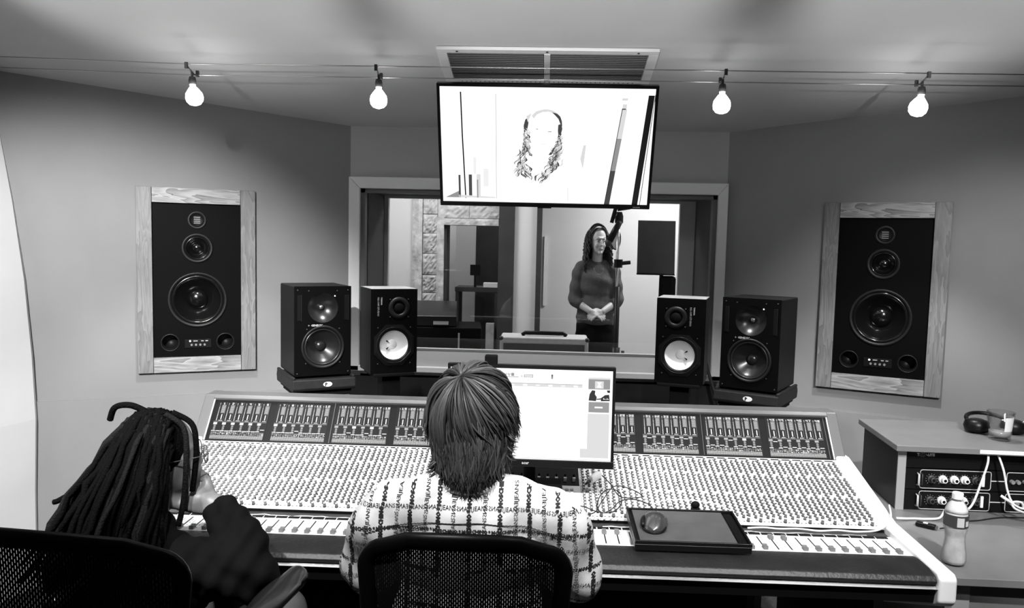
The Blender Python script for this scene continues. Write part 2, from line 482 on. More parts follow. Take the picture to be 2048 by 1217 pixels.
for k in range(38):
    mb.lathe([(.0032,-.0145),(.0032,-.0138)], 8, T(-.37+k*.02, VD-.05, 0))
o = mb.build('perforation', M_BLACKM, vent); o['kind'] = 'stuff'
mb = MB()
mb.lathe([(.005,-.0025),(.005,0)], 10); scm = mb.mesh('screw', M_DKGREY)
for (x,y) in ((-.36,-VD+.016),(.36,-VD+.016),(0,-VD+.014),(.3,VD-.018)): inst('screw', scm, vent, (x,y,-.0135))

# ------------------------------------------------------------------ cable lights
CABLES = ((3.10, 2.345), (3.20, 2.322))
for i, (y, z) in enumerate(CABLES):
    mb = MB(); mb.tube([(-3.0, y-.09, z+.02), (-1.4, y, z), (0, y, z), (2.6, y, z)], .0022, 6)
    tag(mb.build('lighting_cable', M_STEEL, smooth=True), ['thin steel lighting cable strung below the ceiling, the run nearer the viewer','thin steel lighting cable strung below the ceiling, the run nearer the window wall'][i], 'cable', 'lighting cables')
M_BULB = emit('bulb_glow', 1.0, BULB_EMIT)
M_FROST = emit('bulb_neck', .8, 3.0)
def lamp_model(label, loc, tilt, rz, group, power=0, target=None, ang=70, name='cable_lamp', size=1.0):
    t = thing(name, label, 'lamp', loc, (0, 0, rz), group)
    # loc is midway between the two cables
    mb = MB(); mb.tube([(0,-.05,.008),(0,-.02,-.004),(0,.02,-.016),(0,.05,-.008)], .0035, 6); mb.build('crossarm', M_DKGREY, t, smooth=True)
    for y in (-.05, .05):
        mb = MB(); mb.box((0,y,.006 if y<0 else -.006),(.012,.012,.026)); mb.build('clamp', M_DKGREY, t, bevel=.002)
    mb = MB(); mb.tube([(0,0,-.008),(0,.002,-.03)], .005, 8); mb.lathe([(.012,0),(.015,-.012),(.015,-.03)], 12, T(0,.003,-.028)); mb.build('socket', M_DKGREY, t, smooth=True)
    B = T(0,.004,-.058) @ Matrix.Rotation(tilt, 4, 'Y')
    mb = MB(); mb.lathe([(.012,.004),(.012,-.012)], 14, B); mb.build('bulb_neck', M_FROST, t, smooth=True)
    prof = [(.012,-.010),(.018,-.018),(.0265,-.030),(.029,-.044),(.0265,-.057),(.018,-.067),(.006,-.071)]
    mb = MB(); mb.lathe([(r*size,z*size) for r,z in prof], 18, B); mb.build('bulb', M_BULB, t, smooth=True)
    if power:
        l = bpy.data.lights.new('lamp_light', 'SPOT'); l.energy = power; l.spot_size = R(ang); l.spot_blend = .55; l.shadow_soft_size = .03
        lo = bpy.data.objects.new('lamp_light', l); COL.objects.link(lo)
        p = Vector(loc)+Vector((0, .004, -.185))
        lo.location = p; lo.rotation_euler = look_rot(p, target)
        lo.parent = t; lo.matrix_parent_inverse = (T(*loc) @ Matrix.Rotation(rz,4,'Z')).inverted()
    return t
for i, (x, tl, lb) in enumerate(((-1.40, R(-8), 'glowing bulb on the cable lights, leftmost over the left wall'), (-.635, 0, 'glowing bulb on the cable lights, just left of the television'),
                             (.735, 0, 'glowing bulb on the cable lights, just right of the television'), (1.505, R(10), 'glowing bulb on the cable lights, rightmost over the right wall'))):
    lamp_model(lb, (x, 3.15, 2.333), tl, 0, 'bulbs on the cable lights', FRONT_LAMP_W, (x*1.04, 3.30, 0.6), 84, size=1.2)

# second cable run, above the desk and out of the picture, with the console spots and added spots that brighten the side walls
def spot_can(p, tgt, power, ang, label, up=False):
    t = thing('spot_lamp', label, 'lamp', p, (0,0,0), 'spot lamps behind the picture')
    q = (Vector(tgt)-Vector(p)).to_track_quat('-Z', 'Y').to_matrix().to_4x4()
    mb = MB(); mb.lathe([(.012,.07),(.02,.05),(.03,.0),(.03,-.012)], 16, q, cap1=False); mb.build('shade', M_DKGREY, t, smooth=True)
    mb = MB(); mb.tube([(0,0,.07),(0,0,zc(p[1])-p[2])] if not up else [(0,0,-.07),(0,0,zc(p[1])-p[2])], .005, 6); mb.build('stem', M_DKGREY, t)
    l = bpy.data.lights.new('spot_light', 'SPOT'); l.energy = power; l.spot_size = R(ang); l.spot_blend = .35 if up else .6; l.shadow_soft_size = .025
    lo = bpy.data.objects.new('spot_light', l); COL.objects.link(lo); lo.parent = t
    lo.location = q @ Vector((0,0,-.03)); lo.rotation_euler = q.to_euler()
for i, (p, g, e, a) in enumerate(DESK_SPOTS): spot_can(p, g, e, a, 'dark spot lamp above the mixing console, aimed at its %s' % ['left end','left half','right half','right end'][i])
for i, (p, g, e, a) in enumerate(WALL_FILL_SPOTS): spot_can(p, g, e, a, 'added dark spot lamp, out of view, to brighten the %s wall' % ['left','right'][i])
for i, (p, g, e, a) in enumerate(UP_SPOTS): spot_can(p, g, e, a, 'dark lamp turned up to wash the ceiling, %s of three' % ['leftmost','middle','rightmost'][i], True)

# ------------------------------------------------------------------ television
tv = thing('television', 'slim black flat television hung from the ceiling showing a woman in headphones', 'television', (.043, 3.297, 2.063), (0,0,0))
TILT = math.atan2(.18, .485)
MT = Matrix.Rotation(-TILT, 4, 'X') if False else Matrix.Rotation(TILT, 4, 'X')
MT = Matrix.Rotation(R(20.5), 4, 'X')     # top leans towards the viewer
TW, TH = .903, .518
mb = MB()
for (x0,x1,z0,z1) in ((-TW/2,TW/2,TH/2-.012,TH/2),(-TW/2,TW/2,-TH/2,-TH/2+.018),(-TW/2,-TW/2+.012,-TH/2+.018,TH/2-.012),(TW/2-.012,TW/2,-TH/2+.018,TH/2-.012)):
    mb.bb(x0,x1,-.008,.03,z0,z1,MT)
mb.build('bezel', M_BLACK, tv)
mb = MB(); mb.bb(-TW/2+.01,TW/2-.01,.004,.05,-TH/2+.01,TH/2-.01,MT); mb.build('back_shell', M_BLACKM, tv)
mb = MB(); mb.bb(-.03,.03,-.010,-.006,-TH/2-.004,-TH/2+.004,MT); mb.build('sensor', M_BLACK, tv)
mb = MB(); mb.bb(.38,.41,-.0095,-.0075,-TH/2+.006,-TH/2+.010,MT); mb.build('badge', M_LTGREY, tv)
mb = MB(); mb.tube([(-.1,.05,.1),(-.1,.23,.13),(-.1,.23,ceil_z(3.53)-2.063)], .014, 8); mb.tube([(.1,.05,.1),(.1,.23,.13),(.1,.23,ceil_z(3.53)-2.063)], .014, 8); mb.bb(-.15,.15,.04,.075,-.05,.13)
mb.build('ceiling_bracket', M_BLACKM, tv)
E1 = emit('screen_white', 1.0, 1.25); E2 = emit('screen_light', .72, 1.0); E3 = emit('screen_mid', .30, 1.0); E4 = emit('screen_dark', .06, 1.0); E5 = emit('screen_black', .004, 1.0); E25 = emit('screen_pale', .88, 1.0)
SMATS = [E1, E2, E3, E4, E5, E25]
class Screen:
    def __init__(s, w_, h_, M, y): s.w, s.h, s.M, s.y, s.mb, s.n = w_, h_, M, y, MB(), 0
    def p(s, u, v, k=0): return ((u-.5)*s.w, s.y-.0004*k, (.5-v)*s.h)
    def poly(s, uv, mi, k=1): s.n += 1; s.mb.poly([s.p(u, v, k+(s.n % 7)*.12) for u, v in uv][::-1], s.M, mi)
    def rect(s, u0, v0, u1, v1, mi, k=1): s.poly([(u0,v0),(u1,v0),(u1,v1),(u0,v1)], mi, k)
    def strip(s, pts, wd, mi, k=1):
        for i in range(len(pts)-1):
            (a,b),(c,d) = pts[i], pts[i+1]
            w0 = wd[i] if isinstance(wd, list) else wd; w1 = wd[i+1] if isinstance(wd, list) else wd
            s.poly([(a-w0/2,b),(a+w0/2,b),(c+w1/2,d),(c-w1/2,d)], mi, k)
S = Screen(TW-.024, TH-.03, MT, -.001)
S.M = MT @ T(0,0,.003)
S.rect(0,0,1,1,0,0)
S.strip([(.097,.045),(.101,.4),(.112,.97)], .0065, 4)
S.strip([(.262,.06),(.264,.97)], .003, 1); S.strip([(.262,.06),(.264,.97)], .0015, 2, 2)
S.rect(.078,.76,.088,.965,3); S.rect(.128,.755,.144,.965,3); S.rect(.166,.75,.186,.965,1); S.rect(.168,.80,.174,.965,2,2); S.rect(.20,.70,.225,.86,5); S.rect(.152,.6,.166,.75,5)
S.poly([(.012,.965),(.078,.905),(.078,.965)], 2); S.poly([(.078,.94),(.26,.955),(.26,.965),(.078,.965)], 1)
S.strip([(.862,.17),(.845,.42)], [.026,.026], 1); S.strip([(.845,.42),(.825,.70)], .025, 2); S.strip([(.825,.70),(.805,1.0)], .025, 3); S.strip([(.852,.17),(.793,1.0)], .003, 4, 2)
S.rect(.848,.08,.875,.10,1); S.rect(.852,.13,.872,.17,1); S.rect(.85,.165,.868,.175,3)
S.strip([(.983,.055),(.94,1.0)], .028, 4); S.strip([(1.0,.05),(.965,1.0)], .0035, 3)
S.strip([(.685,.48),(.676,.6),(.68,.68)], [.012,.02,.002], 1)
S.strip([(.612,.86),(.614,.98)], .003, 1)
# the woman on the screen: hair and headphone tones round an over-exposed face
random.seed(3)
S.poly([(.43,.235),(.45,.20),(.475,.185),(.50,.178),(.53,.19),(.55,.21),(.535,.215),(.51,.20),(.48,.205),(.455,.225),(.44,.26)], 1)
S.poly([(.525,.205),(.55,.215),(.565,.24),(.573,.28),(.575,.32),(.565,.30),(.556,.26),(.54,.23)], 3)
S.poly([(.556,.31),(.572,.30),(.576,.345),(.57,.39),(.558,.40),(.555,.36)], 3)
S.poly([(.40,.27),(.413,.25),(.416,.30),(.41,.36),(.395,.38),(.393,.32)], 3)
S.poly([(.405,.24),(.43,.215),(.422,.25),(.412,.29)], 1)
S.strip([(.397,.38),(.398,.44),(.408,.50),(.42,.55),(.432,.575)], [.006,.007,.008,.011,.014], 2)
S.poly([(.418,.545),(.436,.565),(.436,.585),(.42,.575)], 3)
S.strip([(.563,.40),(.556,.46),(.54,.52),(.52,.57)], [.012,.012,.016,.014], 3)
S.strip([(.57,.40),(.565,.48),(.56,.54)], [.01,.008,.004], 1)
def curls(n, u0, v0, u1, v1, sp):
    for k in range(n):
        t = random.random(); u = u0+(u1-u0)*t+random.gauss(0, sp); v = v0+(v1-v0)*t+random.gauss(0, .02)
        ph = random.uniform(0, 6.28); pts = []; wd = []
        for j in range(6):
            pts.append((u+.007*math.sin(ph+j*1.1)-.004*j*(1 if u1 < u0 else -1), v+.014*j)); wd.append(.002+.010*math.sin(j/5*math.pi)*random.random())
        S.strip(pts, wd, random.choices((1, 2, 3), (3, 2, 2))[0], 2)
curls(26, .398, .36, .404, .48, .005); curls(24, .573, .38, .566, .48, .005); curls(46, .410, .44, .372, .70, .010); curls(26, .395, .60, .40, .72, .014)
curls(40, .575, .46, .55, .62, .010); curls(46, .565, .56, .49, .74, .016)
S.rect(.452,.345,.462,.352,2); S.rect(.508,.365,.526,.372,2); S.poly([(.445,.325),(.466,.332),(.466,.336),(.445,.331)], 5); S.poly([(.50,.34),(.53,.35),(.53,.354),(.50,.346)], 5)
S.poly([(.473,.47),(.50,.475),(.496,.483),(.475,.479)], 5)
S.mb.build('screen', SMATS, tv)

# ------------------------------------------------------------------ loudspeakers
M_BAFFLE = mat('speaker_baffle', .002, .55, spec=.06)
M_CONE = mat('speaker_cone', .005, .16, spec=.6)
M_CONE2 = mat('speaker_cone_grey', .014, .28, spec=.5)
M_RUBBER = mat('speaker_rubber', .008, .45, spec=.3)
M_OAKV = wood('oak_upright', .13, .24, 2)
M_OAKH = wood('oak_rail', .12, .42, 0, 11)
M_PRINT = mat('printed_letters', .45, .6)
M_LED = emit('indicator_light', 1.0, 3.0)
SCREW = MB().lathe([(.003,0),(.002,.002)], 8, FRONT).mesh('screw', mat('screw_dark', .05, .5))
def cone(t, cx, cz, R0, depth, cap_r, name='woofer', cm=None, ring=.016, rc=None):
    M = T(cx, 0, cz) @ FRONT
    mb = MB(); mb.lathe([(R0+ring,0),(R0+ring,.004),(R0+ring*.6,.006),(R0+.001,.002),(R0,-.004)], 40, M, cap0=False, cap1=False)
    rg = mb.build(name+'_ring', rc or M_RUBBER, t, smooth=True)
    mb = MB(); prof = [(R0,-.004),(R0*.95,.002),(R0*.89,-.003)]
    for k in range(6):
        u = k/5; prof.append((R0*.88-(R0*.88-cap_r*.95)*u, -.006-depth*(u**.85)))
    mb.lathe(prof, 40, M, cap0=False, cap1=False)
    c = mb.build(name+'_cone', cm or M_CONE, t, smooth=True)
    mb = MB(); dz = -.006-depth*.96
    mb.lathe([(cap_r,dz-.004),(cap_r*.94,dz+cap_r*.16),(cap_r*.75,dz+cap_r*.36),(cap_r*.4,dz+cap_r*.5),(.001,dz+cap_r*.54)], 24, M, cap0=False)
    mb.build('dust_cap', cm or M_CONE, c, smooth=True)
    return c
def soffit(label, t_along, side):
    d = Vector((-CS,-SN,0)) if side < 0 else Vector((CS,-SN,0)); p0 = WL0 if side < 0 else WR0
    p = p0+d*t_along; n = Vector((-d.y*side, d.x*side, 0))
    rz = A25 if side < 0 else -A25
    t = thing('wall_speaker', label, 'speaker', (p.x, p.y, .985), (0,0,rz), 'soffit speakers in oak frames')
    W, H, bw, bh = .547, .907, .071, .074
    w2 = W/2
    for (nm, x0, x1, z0, z1, m) in (('frame_upright',-w2,-w2+bw,0,H,M_OAKV),('frame_upright',w2-bw,w2,0,H,M_OAKV),('frame_rail',-w2+bw,w2-bw,H-bh,H,M_OAKH),('frame_rail',-w2+bw,w2-bw,0,bh,M_OAKH)):
        mb = MB(); mb.bb(x0+.0007,x1-.0007,-.028,0,z0,z1); mb.build(nm, m, t, bevel=.002)
    # baffle with openings
    a0, a1, b0, b1 = -w2+bw, w2-bw, bh, H-bh
    yb = -.008
    zt, zm, zw, zp = b1-.080, b1-.218, b1-.475, b0+.072
    mb = MB()
    hole_plate(mb, a0, a1, b0, b1, [(0,zt,.034,a0,a1,zt-.06,b1),(0,zm,.058,a0,a1,zm-.085,zt-.06),(0,zw,.128,a0,a1,zw-.155,zm-.085),
               (-.128,zp,.038,a0,-.08,b0,zw-.155),(.128,zp,.038,.08,a1,b0,zw-.155)], yb)
    mb.quad((-.08,yb,b0),(.08,yb,b0),(.08,yb,zw-.155),(-.08,yb,zw-.155))
    mb.build('baffle', M_BAFFLE, t)
    mb = MB(); mb.open_box(a0,a1,yb+.001,.10,b0,b1); mb.build('cabinet', M_BLACKM, t)
    # tweeter: square folded ribbon in a round plate
    M = T(0, yb, zt) @ FRONT
    mb = MB(); mb.lathe([(.046,0),(.045,.004),(.034,.005),(.030,-.004),(.026,-.008)], 32, M, cap0=False); tw = mb.build('tweeter', M_RUBBER, t, smooth=True)
    for k in range(4):
        mb = MB(); mb.bb(-.015,.015,yb-.001,yb+.006,zt-.017+k*.0095,zt-.0125+k*.0095); mb.build('ribbon', M_MIDGREY, tw)
    c = cone(t, 0, zm, .056, .022, .026, 'midrange', M_CONE, .018); 
    for o in t.children:
        if o.name.startswith('midrange'): o.location.y = yb
    c = cone(t, 0, zw, .122, .062, .050, 'woofer', M_CONE, .016)
    for o in t.children:
        if o.name.startswith('woofer'): o.location.y = yb
    for x in (-.128, .128):
        mb = MB(); mb.lathe([(.043,.002),(.040,.004),(.038,0),(.034,-.03),(.033,-.08)], 28, T(x,yb,zp)@FRONT, cap0=False); mb.build('port', M_RUBBER, t, smooth=True)
    mb = MB(); mb.bb(-.062,.062,yb-.004,yb,zp-.028,zp+.014); cp = mb.build('control_panel', M_BLACK, t, bevel=.001)
    mb = MB(); mb.lathe([(.0045,0),(.003,.002)], 10, T(-.037,yb-.004,zp+.006)@FRONT); mb.build('power_light', M_LED, cp)
    mb = MB()
    for k in range(4): mb.lathe([(.006,0),(.005,.008)], 10, T(-.03+k*.02,yb-.004,zp-.013)@FRONT)
    mb.build('trim_knobs', M_MIDGREY, cp)
    mb = MB()
    for (x,w_) in ((-.012,.02),(.02,.012),(.04,.012)): mb.bb(x-w_/2,x+w_/2,yb-.0045,yb-.004,zp+.004,zp+.008)
    mb.build('legend', M_PRINT, cp)
    mb = MB(); mb.lathe([(.003,0),(.003,.0015)], 8, T(-.11,-.028,H-.035)@FRONT); mb.build('nail_hole', M_DKGREY, t)
    return t
soffit('three-way black speaker in a pale oak frame on the left wall', .755, -1)
soffit('three-way black speaker in an oak frame on the right wall', .752, 1)

def genelec(label, loc, rz, flip=1):
    t = thing('studio_monitor', label, 'speaker', loc, (0,0,rz), 'large black near-field monitors')
    W, H, D = .25, .392, .275; w2 = W/2
    mb = MB(); mb.open_box(-w2,w2,.0,D,0,H); mb.build('cabinet', mat('monitor_cabinet', .008, .5, var=.15, vscale=30, spec=.15), t, bevel=.006)
    zt, zw = .298, .125
    mb = MB(); hole_plate(mb, -w2, w2, 0, H, [(0,zt,.066,-w2,w2,.215,H),(0,zw,.088,-w2,w2,0,.215)], 0)
    mb.build('baffle', M_BAFFLE, t)
    mb = MB(); mb.lathe([(.066,0),(.056,-.014),(.042,-.026),(.026,-.034),(.014,-.037)], 36, T(0,0,zt)@FRONT, cap0=False); wg = mb.build('waveguide', M_CONE2, t, smooth=True)
    mb = MB(); mb.ball((0,.032,zt), (.0125,.010,.0125)); mb.build('tweeter_dome', M_STEEL, wg, smooth=True)
    cone(t, 0, zw, .082, .036, .024, 'woofer', M_CONE2, .013)
    for x in (-.103, .103):
        mb = MB(); mb.bb(x-.009,x+.009,-.002,0,.242,.352); o = mb.build('vent_slot', M_BLACKM, t, bevel=.0015)
        mb = MB(); mb.bb(x+.007,x+.010,-.004,0,.240,.354); mb.build('vent_lip', M_RUBBER, o)
    mb = MB(); text(mb, 'GENELEC', T(-.052,-.001,.217), width=.05, bold=.03); mb.build('lettering', M_PRINT, t)
    mb = MB(); mb.lathe([(.003,0),(.003,.0015)], 8, T(-.062,0,.221)@FRONT); mb.build('emblem', M_MIDGREY, t)
    mb = MB(); mb.lathe([(.003,0),(.002,.002)], 8, T(.052,0,.349)@FRONT); mb.build('power_light', M_LED, t)
    mb = MB()
    for (x,z) in ((-.062,.372),(.062,.372),(-.07,.205),(.072,.205),(-.075,.055),(.075,.055),(-.112,.012),(.112,.012),(.11,.375),(-.11,.375)): inst('screw', SCREW, t, (x,0,z))
    return t
GL = (-.91, 3.33, 1.062); GR = (.935, 3.33, 1.056)
genelec('large black studio monitor on an isolation pad, left side', GL, R(31))
genelec('large black studio monitor on an isolation pad, right side', GR, R(-31))
def iso_pad(label, loc, rz):
    t = thing('isolation_pad', label, 'speaker pad', loc, (0,0,rz), 'isolation pads under the large monitors')
    mb = MB(); mb.prism([(-.03,0),(-.038,.012),(-.034,.050),(.29,.050),(.30,.03),(.29,0)], -.138, .138)
    for x in (-.131,.131): mb.bb(x-.007,x+.007,-.02,.29,.048,.062)
    mb.build('pad', mat('pad_rubber', .012, .6, var=.2, vscale=40, spec=.25), t, bevel=.004)
    mb = MB(); mb.lathe([(.020,0),(.019,.001)], 24, T(.012,-.0375,.028)@FRONT@Matrix.Diagonal((1,.55,1,1))); bd = mb.build('badge', M_WHITE, t)
    mb = MB(); text(mb, 'P', T(.0,-.0390,.021), size=.02, bold=.05); mb.build('lettering', M_BLACK, bd)
    mb = MB(); mb.bb(-.125,.125,-.01,.27,-.014,0); mb.build('plate', M_BLACKM, t)
    return t
def stand(label, loc, rz, group, post=.085, top=(.19,.17)):
    t = thing('speaker_stand', label, 'speaker stand', (loc[0],loc[1],0), (0,0,rz), group)
    z = loc[2]
    mb = MB(); mb.bb(-top[0]/2,top[0]/2,-.01,top[1],z-.014,z); mb.build('top_plate', M_BLACKM, t, bevel=.003)
    mb = MB(); mb.bb(-post/2,post/2,.04,.04+post,.02,z-.014); mb.build('post', M_BLACKM, t, bevel=.004)
    mb = MB(); mb.bb(-.13,.13,-.03,.21,0,.02); mb.build('foot_plate', M_BLACKM, t, bevel=.004)
    return t
iso_pad('grey rubber isolation pad with white badge under the left large monitor', (GL[0],GL[1],GL[2]-.0625), R(31))
iso_pad('grey rubber isolation pad with white badge under the right large monitor', (GR[0],GR[1],GR[2]-.0625), R(-31))
stand('black stand holding up the left large monitor and its pad', (GL[0],GL[1],GL[2]-.077), R(31), 'stands of the large monitors', .12, (.24,.24))
stand('black stand holding up the right large monitor and its pad', (GR[0],GR[1],GR[2]-.077), R(-31), 'stands of the large monitors', .12, (.24,.24))

M_WCONE = mat('white_paper_cone', .85, .7)
def ns10(label, loc, rz, side):
    t = thing('bookshelf_speaker', label, 'speaker', loc, (0,0,rz), 'small speakers with white cones')
    W, H, D = .215, .382, .199; w2 = W/2
    mb = MB(); mb.open_box(-w2,w2,.0,D,0,H); mb.build('cabinet', mat('ns_cabinet', .004, .4, var=.2, vscale=40, spec=.15), t, bevel=.003)
    tx = .022*side; zt, zw = .296, .128
    mb = MB(); mb.bb(-w2+.002,w2-.002,.002,D-.002,H,H+.0015); mb.build('top_glare', mat('painted_top_glare', .42, .4, var=.25, vscale=6), t)  # added thin sheet: glare on the cabinet top put into its pale colour
    cx = .0*side
    mb = MB(); hole_plate(mb, -w2, w2, 0, H, [(cx,zw,.082,-w2,w2,0,.24)], 0); mb.quad((-w2,0,.24),(w2,0,.24),(w2,0,H),(-w2,0,H))
    mb.build('baffle', M_BAFFLE, t)
    # octagonal steel basket ring
    mb = MB(); mb.lathe([(.100,.0),(.100,.003),(.084,.005),(.078,.001)], 8, T(cx,0,zw)@FRONT@Matrix.Rotation(R(22.5),4,'Z'), cap0=False, cap1=False); mb.build('basket', M_SATIN, t)
    cone(t, cx, zw, .077, .03, .022, 'woofer', M_WCONE, .006)
    for o in list(t.children):
        if o.name.startswith('woofer_cone'):
            o.data.materials.clear(); o.data.materials.append(M_WCONE)
            wc = o
    mb = MB(); mb.lathe([(.079,.002),(.073,.005),(.066,-.003)], 40, T(cx,0,zw)@FRONT, cap0=False, cap1=False); mb.build('surround', M_BLACK, t, smooth=True)
    for a in ((150, 210) if side > 0 else (30, -30)):
        ca, sa = math.cos(R(a)), math.sin(R(a))
        mb = MB(); mb.tube([(cx+.024*ca,.018,zw+.024*sa),(cx+.036*ca,.012,zw+.036*sa),(cx+.038*ca,.010,zw+.038*sa)], [.0015,.004,.001], 8); mb.build('lead_wire', M_BLACK, wc)
    mb = MB(); mb.lathe([(.050,0),(.049,.003),(.030,.004),(.027,-.003)], 32, T(tx,0,zt)@FRONT, cap0=False, cap1=False); tw = mb.build('tweeter', M_RUBBER, t, smooth=True)
    mb = MB(); mb.ball((tx,.006,zt),(.027,.012,.027)); mb.build('tweeter_dome', M_BLACKM, tw, smooth=True)
    Mv = T(-.058*side-.004, -.001, .345) @ Matrix.Rotation(R(90),4,'Y')
    mb = MB(); text(mb, 'YAMAHA', Mv, width=.035, bold=.03); text(mb, 'NS-10M STUDIO', T(-.058*side-.02,-.001,.345)@Matrix.Rotation(R(90),4,'Y'), width=.085)
    mb.build('lettering', M_PRINT, t)
    mb = MB()
    for (x,z) in ((-.075,.208),(.075,.208),(-.075,.045),(.075,.045),(tx-.042,.336),(tx+.042,.336),(tx-.042,.256),(tx+.042,.256)): inst('screw', SCREW, t, (x,-.002,z))
NL = (-.62, 3.45, 1.060); NR = (.66, 3.45, 1.050)
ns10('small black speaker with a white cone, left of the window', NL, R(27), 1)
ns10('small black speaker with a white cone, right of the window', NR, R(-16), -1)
stand('black post stand under the left white-cone speaker', (NL[0],NL[1],NL[2]), R(27), 'stands of the white-cone speakers')
stand('black post stand under the right white-cone speaker', (NR[0],NR[1],NR[2]), R(-16), 'stands of the white-cone speakers')

# ------------------------------------------------------------------ mixing console
CX0 = -.037; P = .0389; W0 = -30*P           # sixty channel columns, local x from W0
con = thing('mixing_console', 'wide pale mixing console with rows of knobs, faders and a lit meter bridge', 'mixing console', (CX0, 2.5, 0), (0,0,R(.6)))
def cy(y): return y-2.5
M_CPANEL = mat('console_panel', .80, .5, var=.04, vscale=20)
M_CTRIM = mat('console_trim', .10, .4, spec=.4)
M_CHEEK = mat('console_cheek', .80, .4)
M_ARM = mat('armrest_leather', .014, .42, spec=.3, var=.25, vscale=14, bump=.15, bscale=90)
M_KNOB = mat('knob_body', .15, .5); M_KTOP = mat('knob_top', .5, .5)
M_CDARK = mat('console_dark', .004, .45, spec=.15)
XL, XR = W0-.012, -W0+.012
# underframe and sides
mb = MB(); mb.prism([(cy(2.16),.70),(cy(2.16),.765),(cy(2.42),.772),(cy(2.83),.875),(cy(2.96),1.03),(cy(3.02),1.03),(cy(3.04),.60),(cy(2.4),.58)], XL, XR); mb.build('carcass', M_BLACKM, con)
for s_ in (-1, 1):
    x0 = XR if s_ > 0 else XL-.05; x1 = x0+.05
    mb = MB(); mb.prism([(cy(2.09),.695),(cy(2.075),.71),(cy(2.075),.775),(cy(2.09),.788),(cy(2.44),.802),(cy(2.83),.905),(cy(2.86),.905),(cy(3.05),.86),(cy(3.05),.58),(cy(2.4),.56)], x0, x1); mb.build('side_cheek', M_CHEEK, con, bevel=.008, bseg=3)
    x0 = XR-.004 if s_ > 0 else XL-.038; x1 = x0+.042
    mb = MB(); mb.prism([(cy(2.826),.893),(cy(2.945),1.045),(cy(3.03),1.045),(cy(3.05),.88)], x0, x1); mb.build('bridge_end', M_CTRIM, con, bevel=.006)
    mb = MB(); mb.bb(s_*1.08-.05, s_*1.08+.05, cy(2.35), cy(2.95), .02, .62); mb.build('leg', M_BLACKM, con)
    mb = MB(); mb.bb(s_*1.08-.06, s_*1.08+.06, cy(2.2), cy(3.0), 0, .03); mb.build('foot', M_BLACKM, con, bevel=.005)
mb = MB(); mb.bb(-.9, .9, cy(2.9), cy(2.93), .1, .60); mb.build('modesty_panel', M_BLACKM, con)
# padded armrest with a bright nosing below it
mb = MB(); mb.prism([(cy(2.222),.770),(cy(2.222),.782),(cy(2.19),.787),(cy(2.13),.786),(cy(2.095),.778),(cy(2.083),.764),(cy(2.09),.752)], XL, XR); mb.build('armrest', M_ARM, con, smooth=False, bevel=.004)
mb = MB(); mb.prism([(cy(2.088),.751),(cy(2.080),.7455),(cy(2.088),.741),(cy(2.12),.741),(cy(2.12),.751)], XL, XR); mb.build('nosing', mat('nosing_metal', .75, .25, metal=1.0), con)
mb = MB(); mb.prism([(cy(2.092),.741),(cy(2.10),.70),(cy(2.2),.685),(cy(2.2),.741)], XL, XR); mb.build('front_lip', M_CDARK, con)
# fader panel, scribble strip, sloping channel panel
mb = MB(); mb.bb(XL, XR, cy(2.222), cy(2.352), .76, .780); mb.build('fader_panel', M_CPANEL, con)
mb = MB(); mb.bb(XL, XR, cy(2.352), cy(2.372), .76, .779); mb.build('label_rail', M_CPANEL, con)
mb = MB(); mb.bb(XL, XR, cy(2.372), cy(2.418), .76, .776); mb.build('channel_gap', M_DKGREY, con)
Y0, Z0, Y1, Z1 = 2.418, .790, 2.828, .892
SLP = math.atan2(Z1-Z0, Y1-Y0); SLEN = math.hypot(Y1-Y0, Z1-Z0)
mb = MB(); mb.prism([(cy(Y0),Z0-.03),(cy(Y0),Z0),(cy(Y1),Z1),(cy(Y1),Z1-.03)], XL, XR); mb.build('channel_panel', M_CPANEL, con)
mb = MB(); mb.bb(XL, XR, cy(Y0)-.0015, cy(Y0)-.0002, .7765, Z0-.005); mb.build('panel_lip', M_CDARK, con)
def strip_pt(x, d, h=0.0):
    """point on the sloping channel panel, d metres up from its front edge"""
    return Vector((x, cy(Y0)+d*math.cos(SLP)-h*math.sin(SLP), Z0+d*math.sin(SLP)+h*math.cos(SLP)))
CENTER = range(24, 36)
def chx(i): return W0+(i+.5)*P
# knobs
def knob_geo(mb, M, r=.0046, h=.0125, seg=8):
    mb.lathe([(r*1.15,0),(r*1.05,h*.22)], seg, M, 2, cap0=False, cap1=False)  # dark base ring: the shadow round the knob's foot, painted on
    mb.lathe([(r*1.02,h*.22),(r*.88,h)], seg, M, 0, cap0=False, cap1=False)
    mb.lathe([(r*.88,h),(r*.80,h+.0008)], seg, M, 1, cap0=False)
kb = MB(); knob_geo(kb, None); KN = kb.mesh('knob', [M_KNOB, M_KTOP, M_CDARK])
kb = MB(); knob_geo(kb, None, .0052, .014); KN2 = kb.mesh('knob', [M_KNOB, M_KTOP, M_CDARK])
spots = []
random.seed(11)
for i in range(60):
    if i in CENTER:
        continue
    spots.append((chx(i), .014, 1))
    for r_ in range(20):
        d = .034+r_*.0182
        for j, ox in enumerate((-.0098, .0098)):
            if (r_ in (7, 14)) and j == 1: continue
            spots.append((chx(i)+ox+random.uniform(-.0006,.0006), d+(.0091 if j else 0), 0))
def vis_rank(s):
    x, d, b = s
    # nearest rows first, favouring columns that nothing stands in front of
    hid = 0 if (x > .28 or x < -.62) else 5
    if x < -.88: hid = 5
    return d+hid
spots.sort(key=vis_rank)
for (x, d, b) in spots[:296]:
    inst('knob', KN2 if b else KN, con, strip_pt(x, d), (SLP,0,0))
kb = MB(); RS = Matrix.Rotation(SLP, 4, 'X')
for (x, d, b) in spots[296:]:
    knob_geo(kb, Matrix.Translation(strip_pt(x, d)) @ RS, .0052 if b else .0046, .014 if b else .0125, 7)
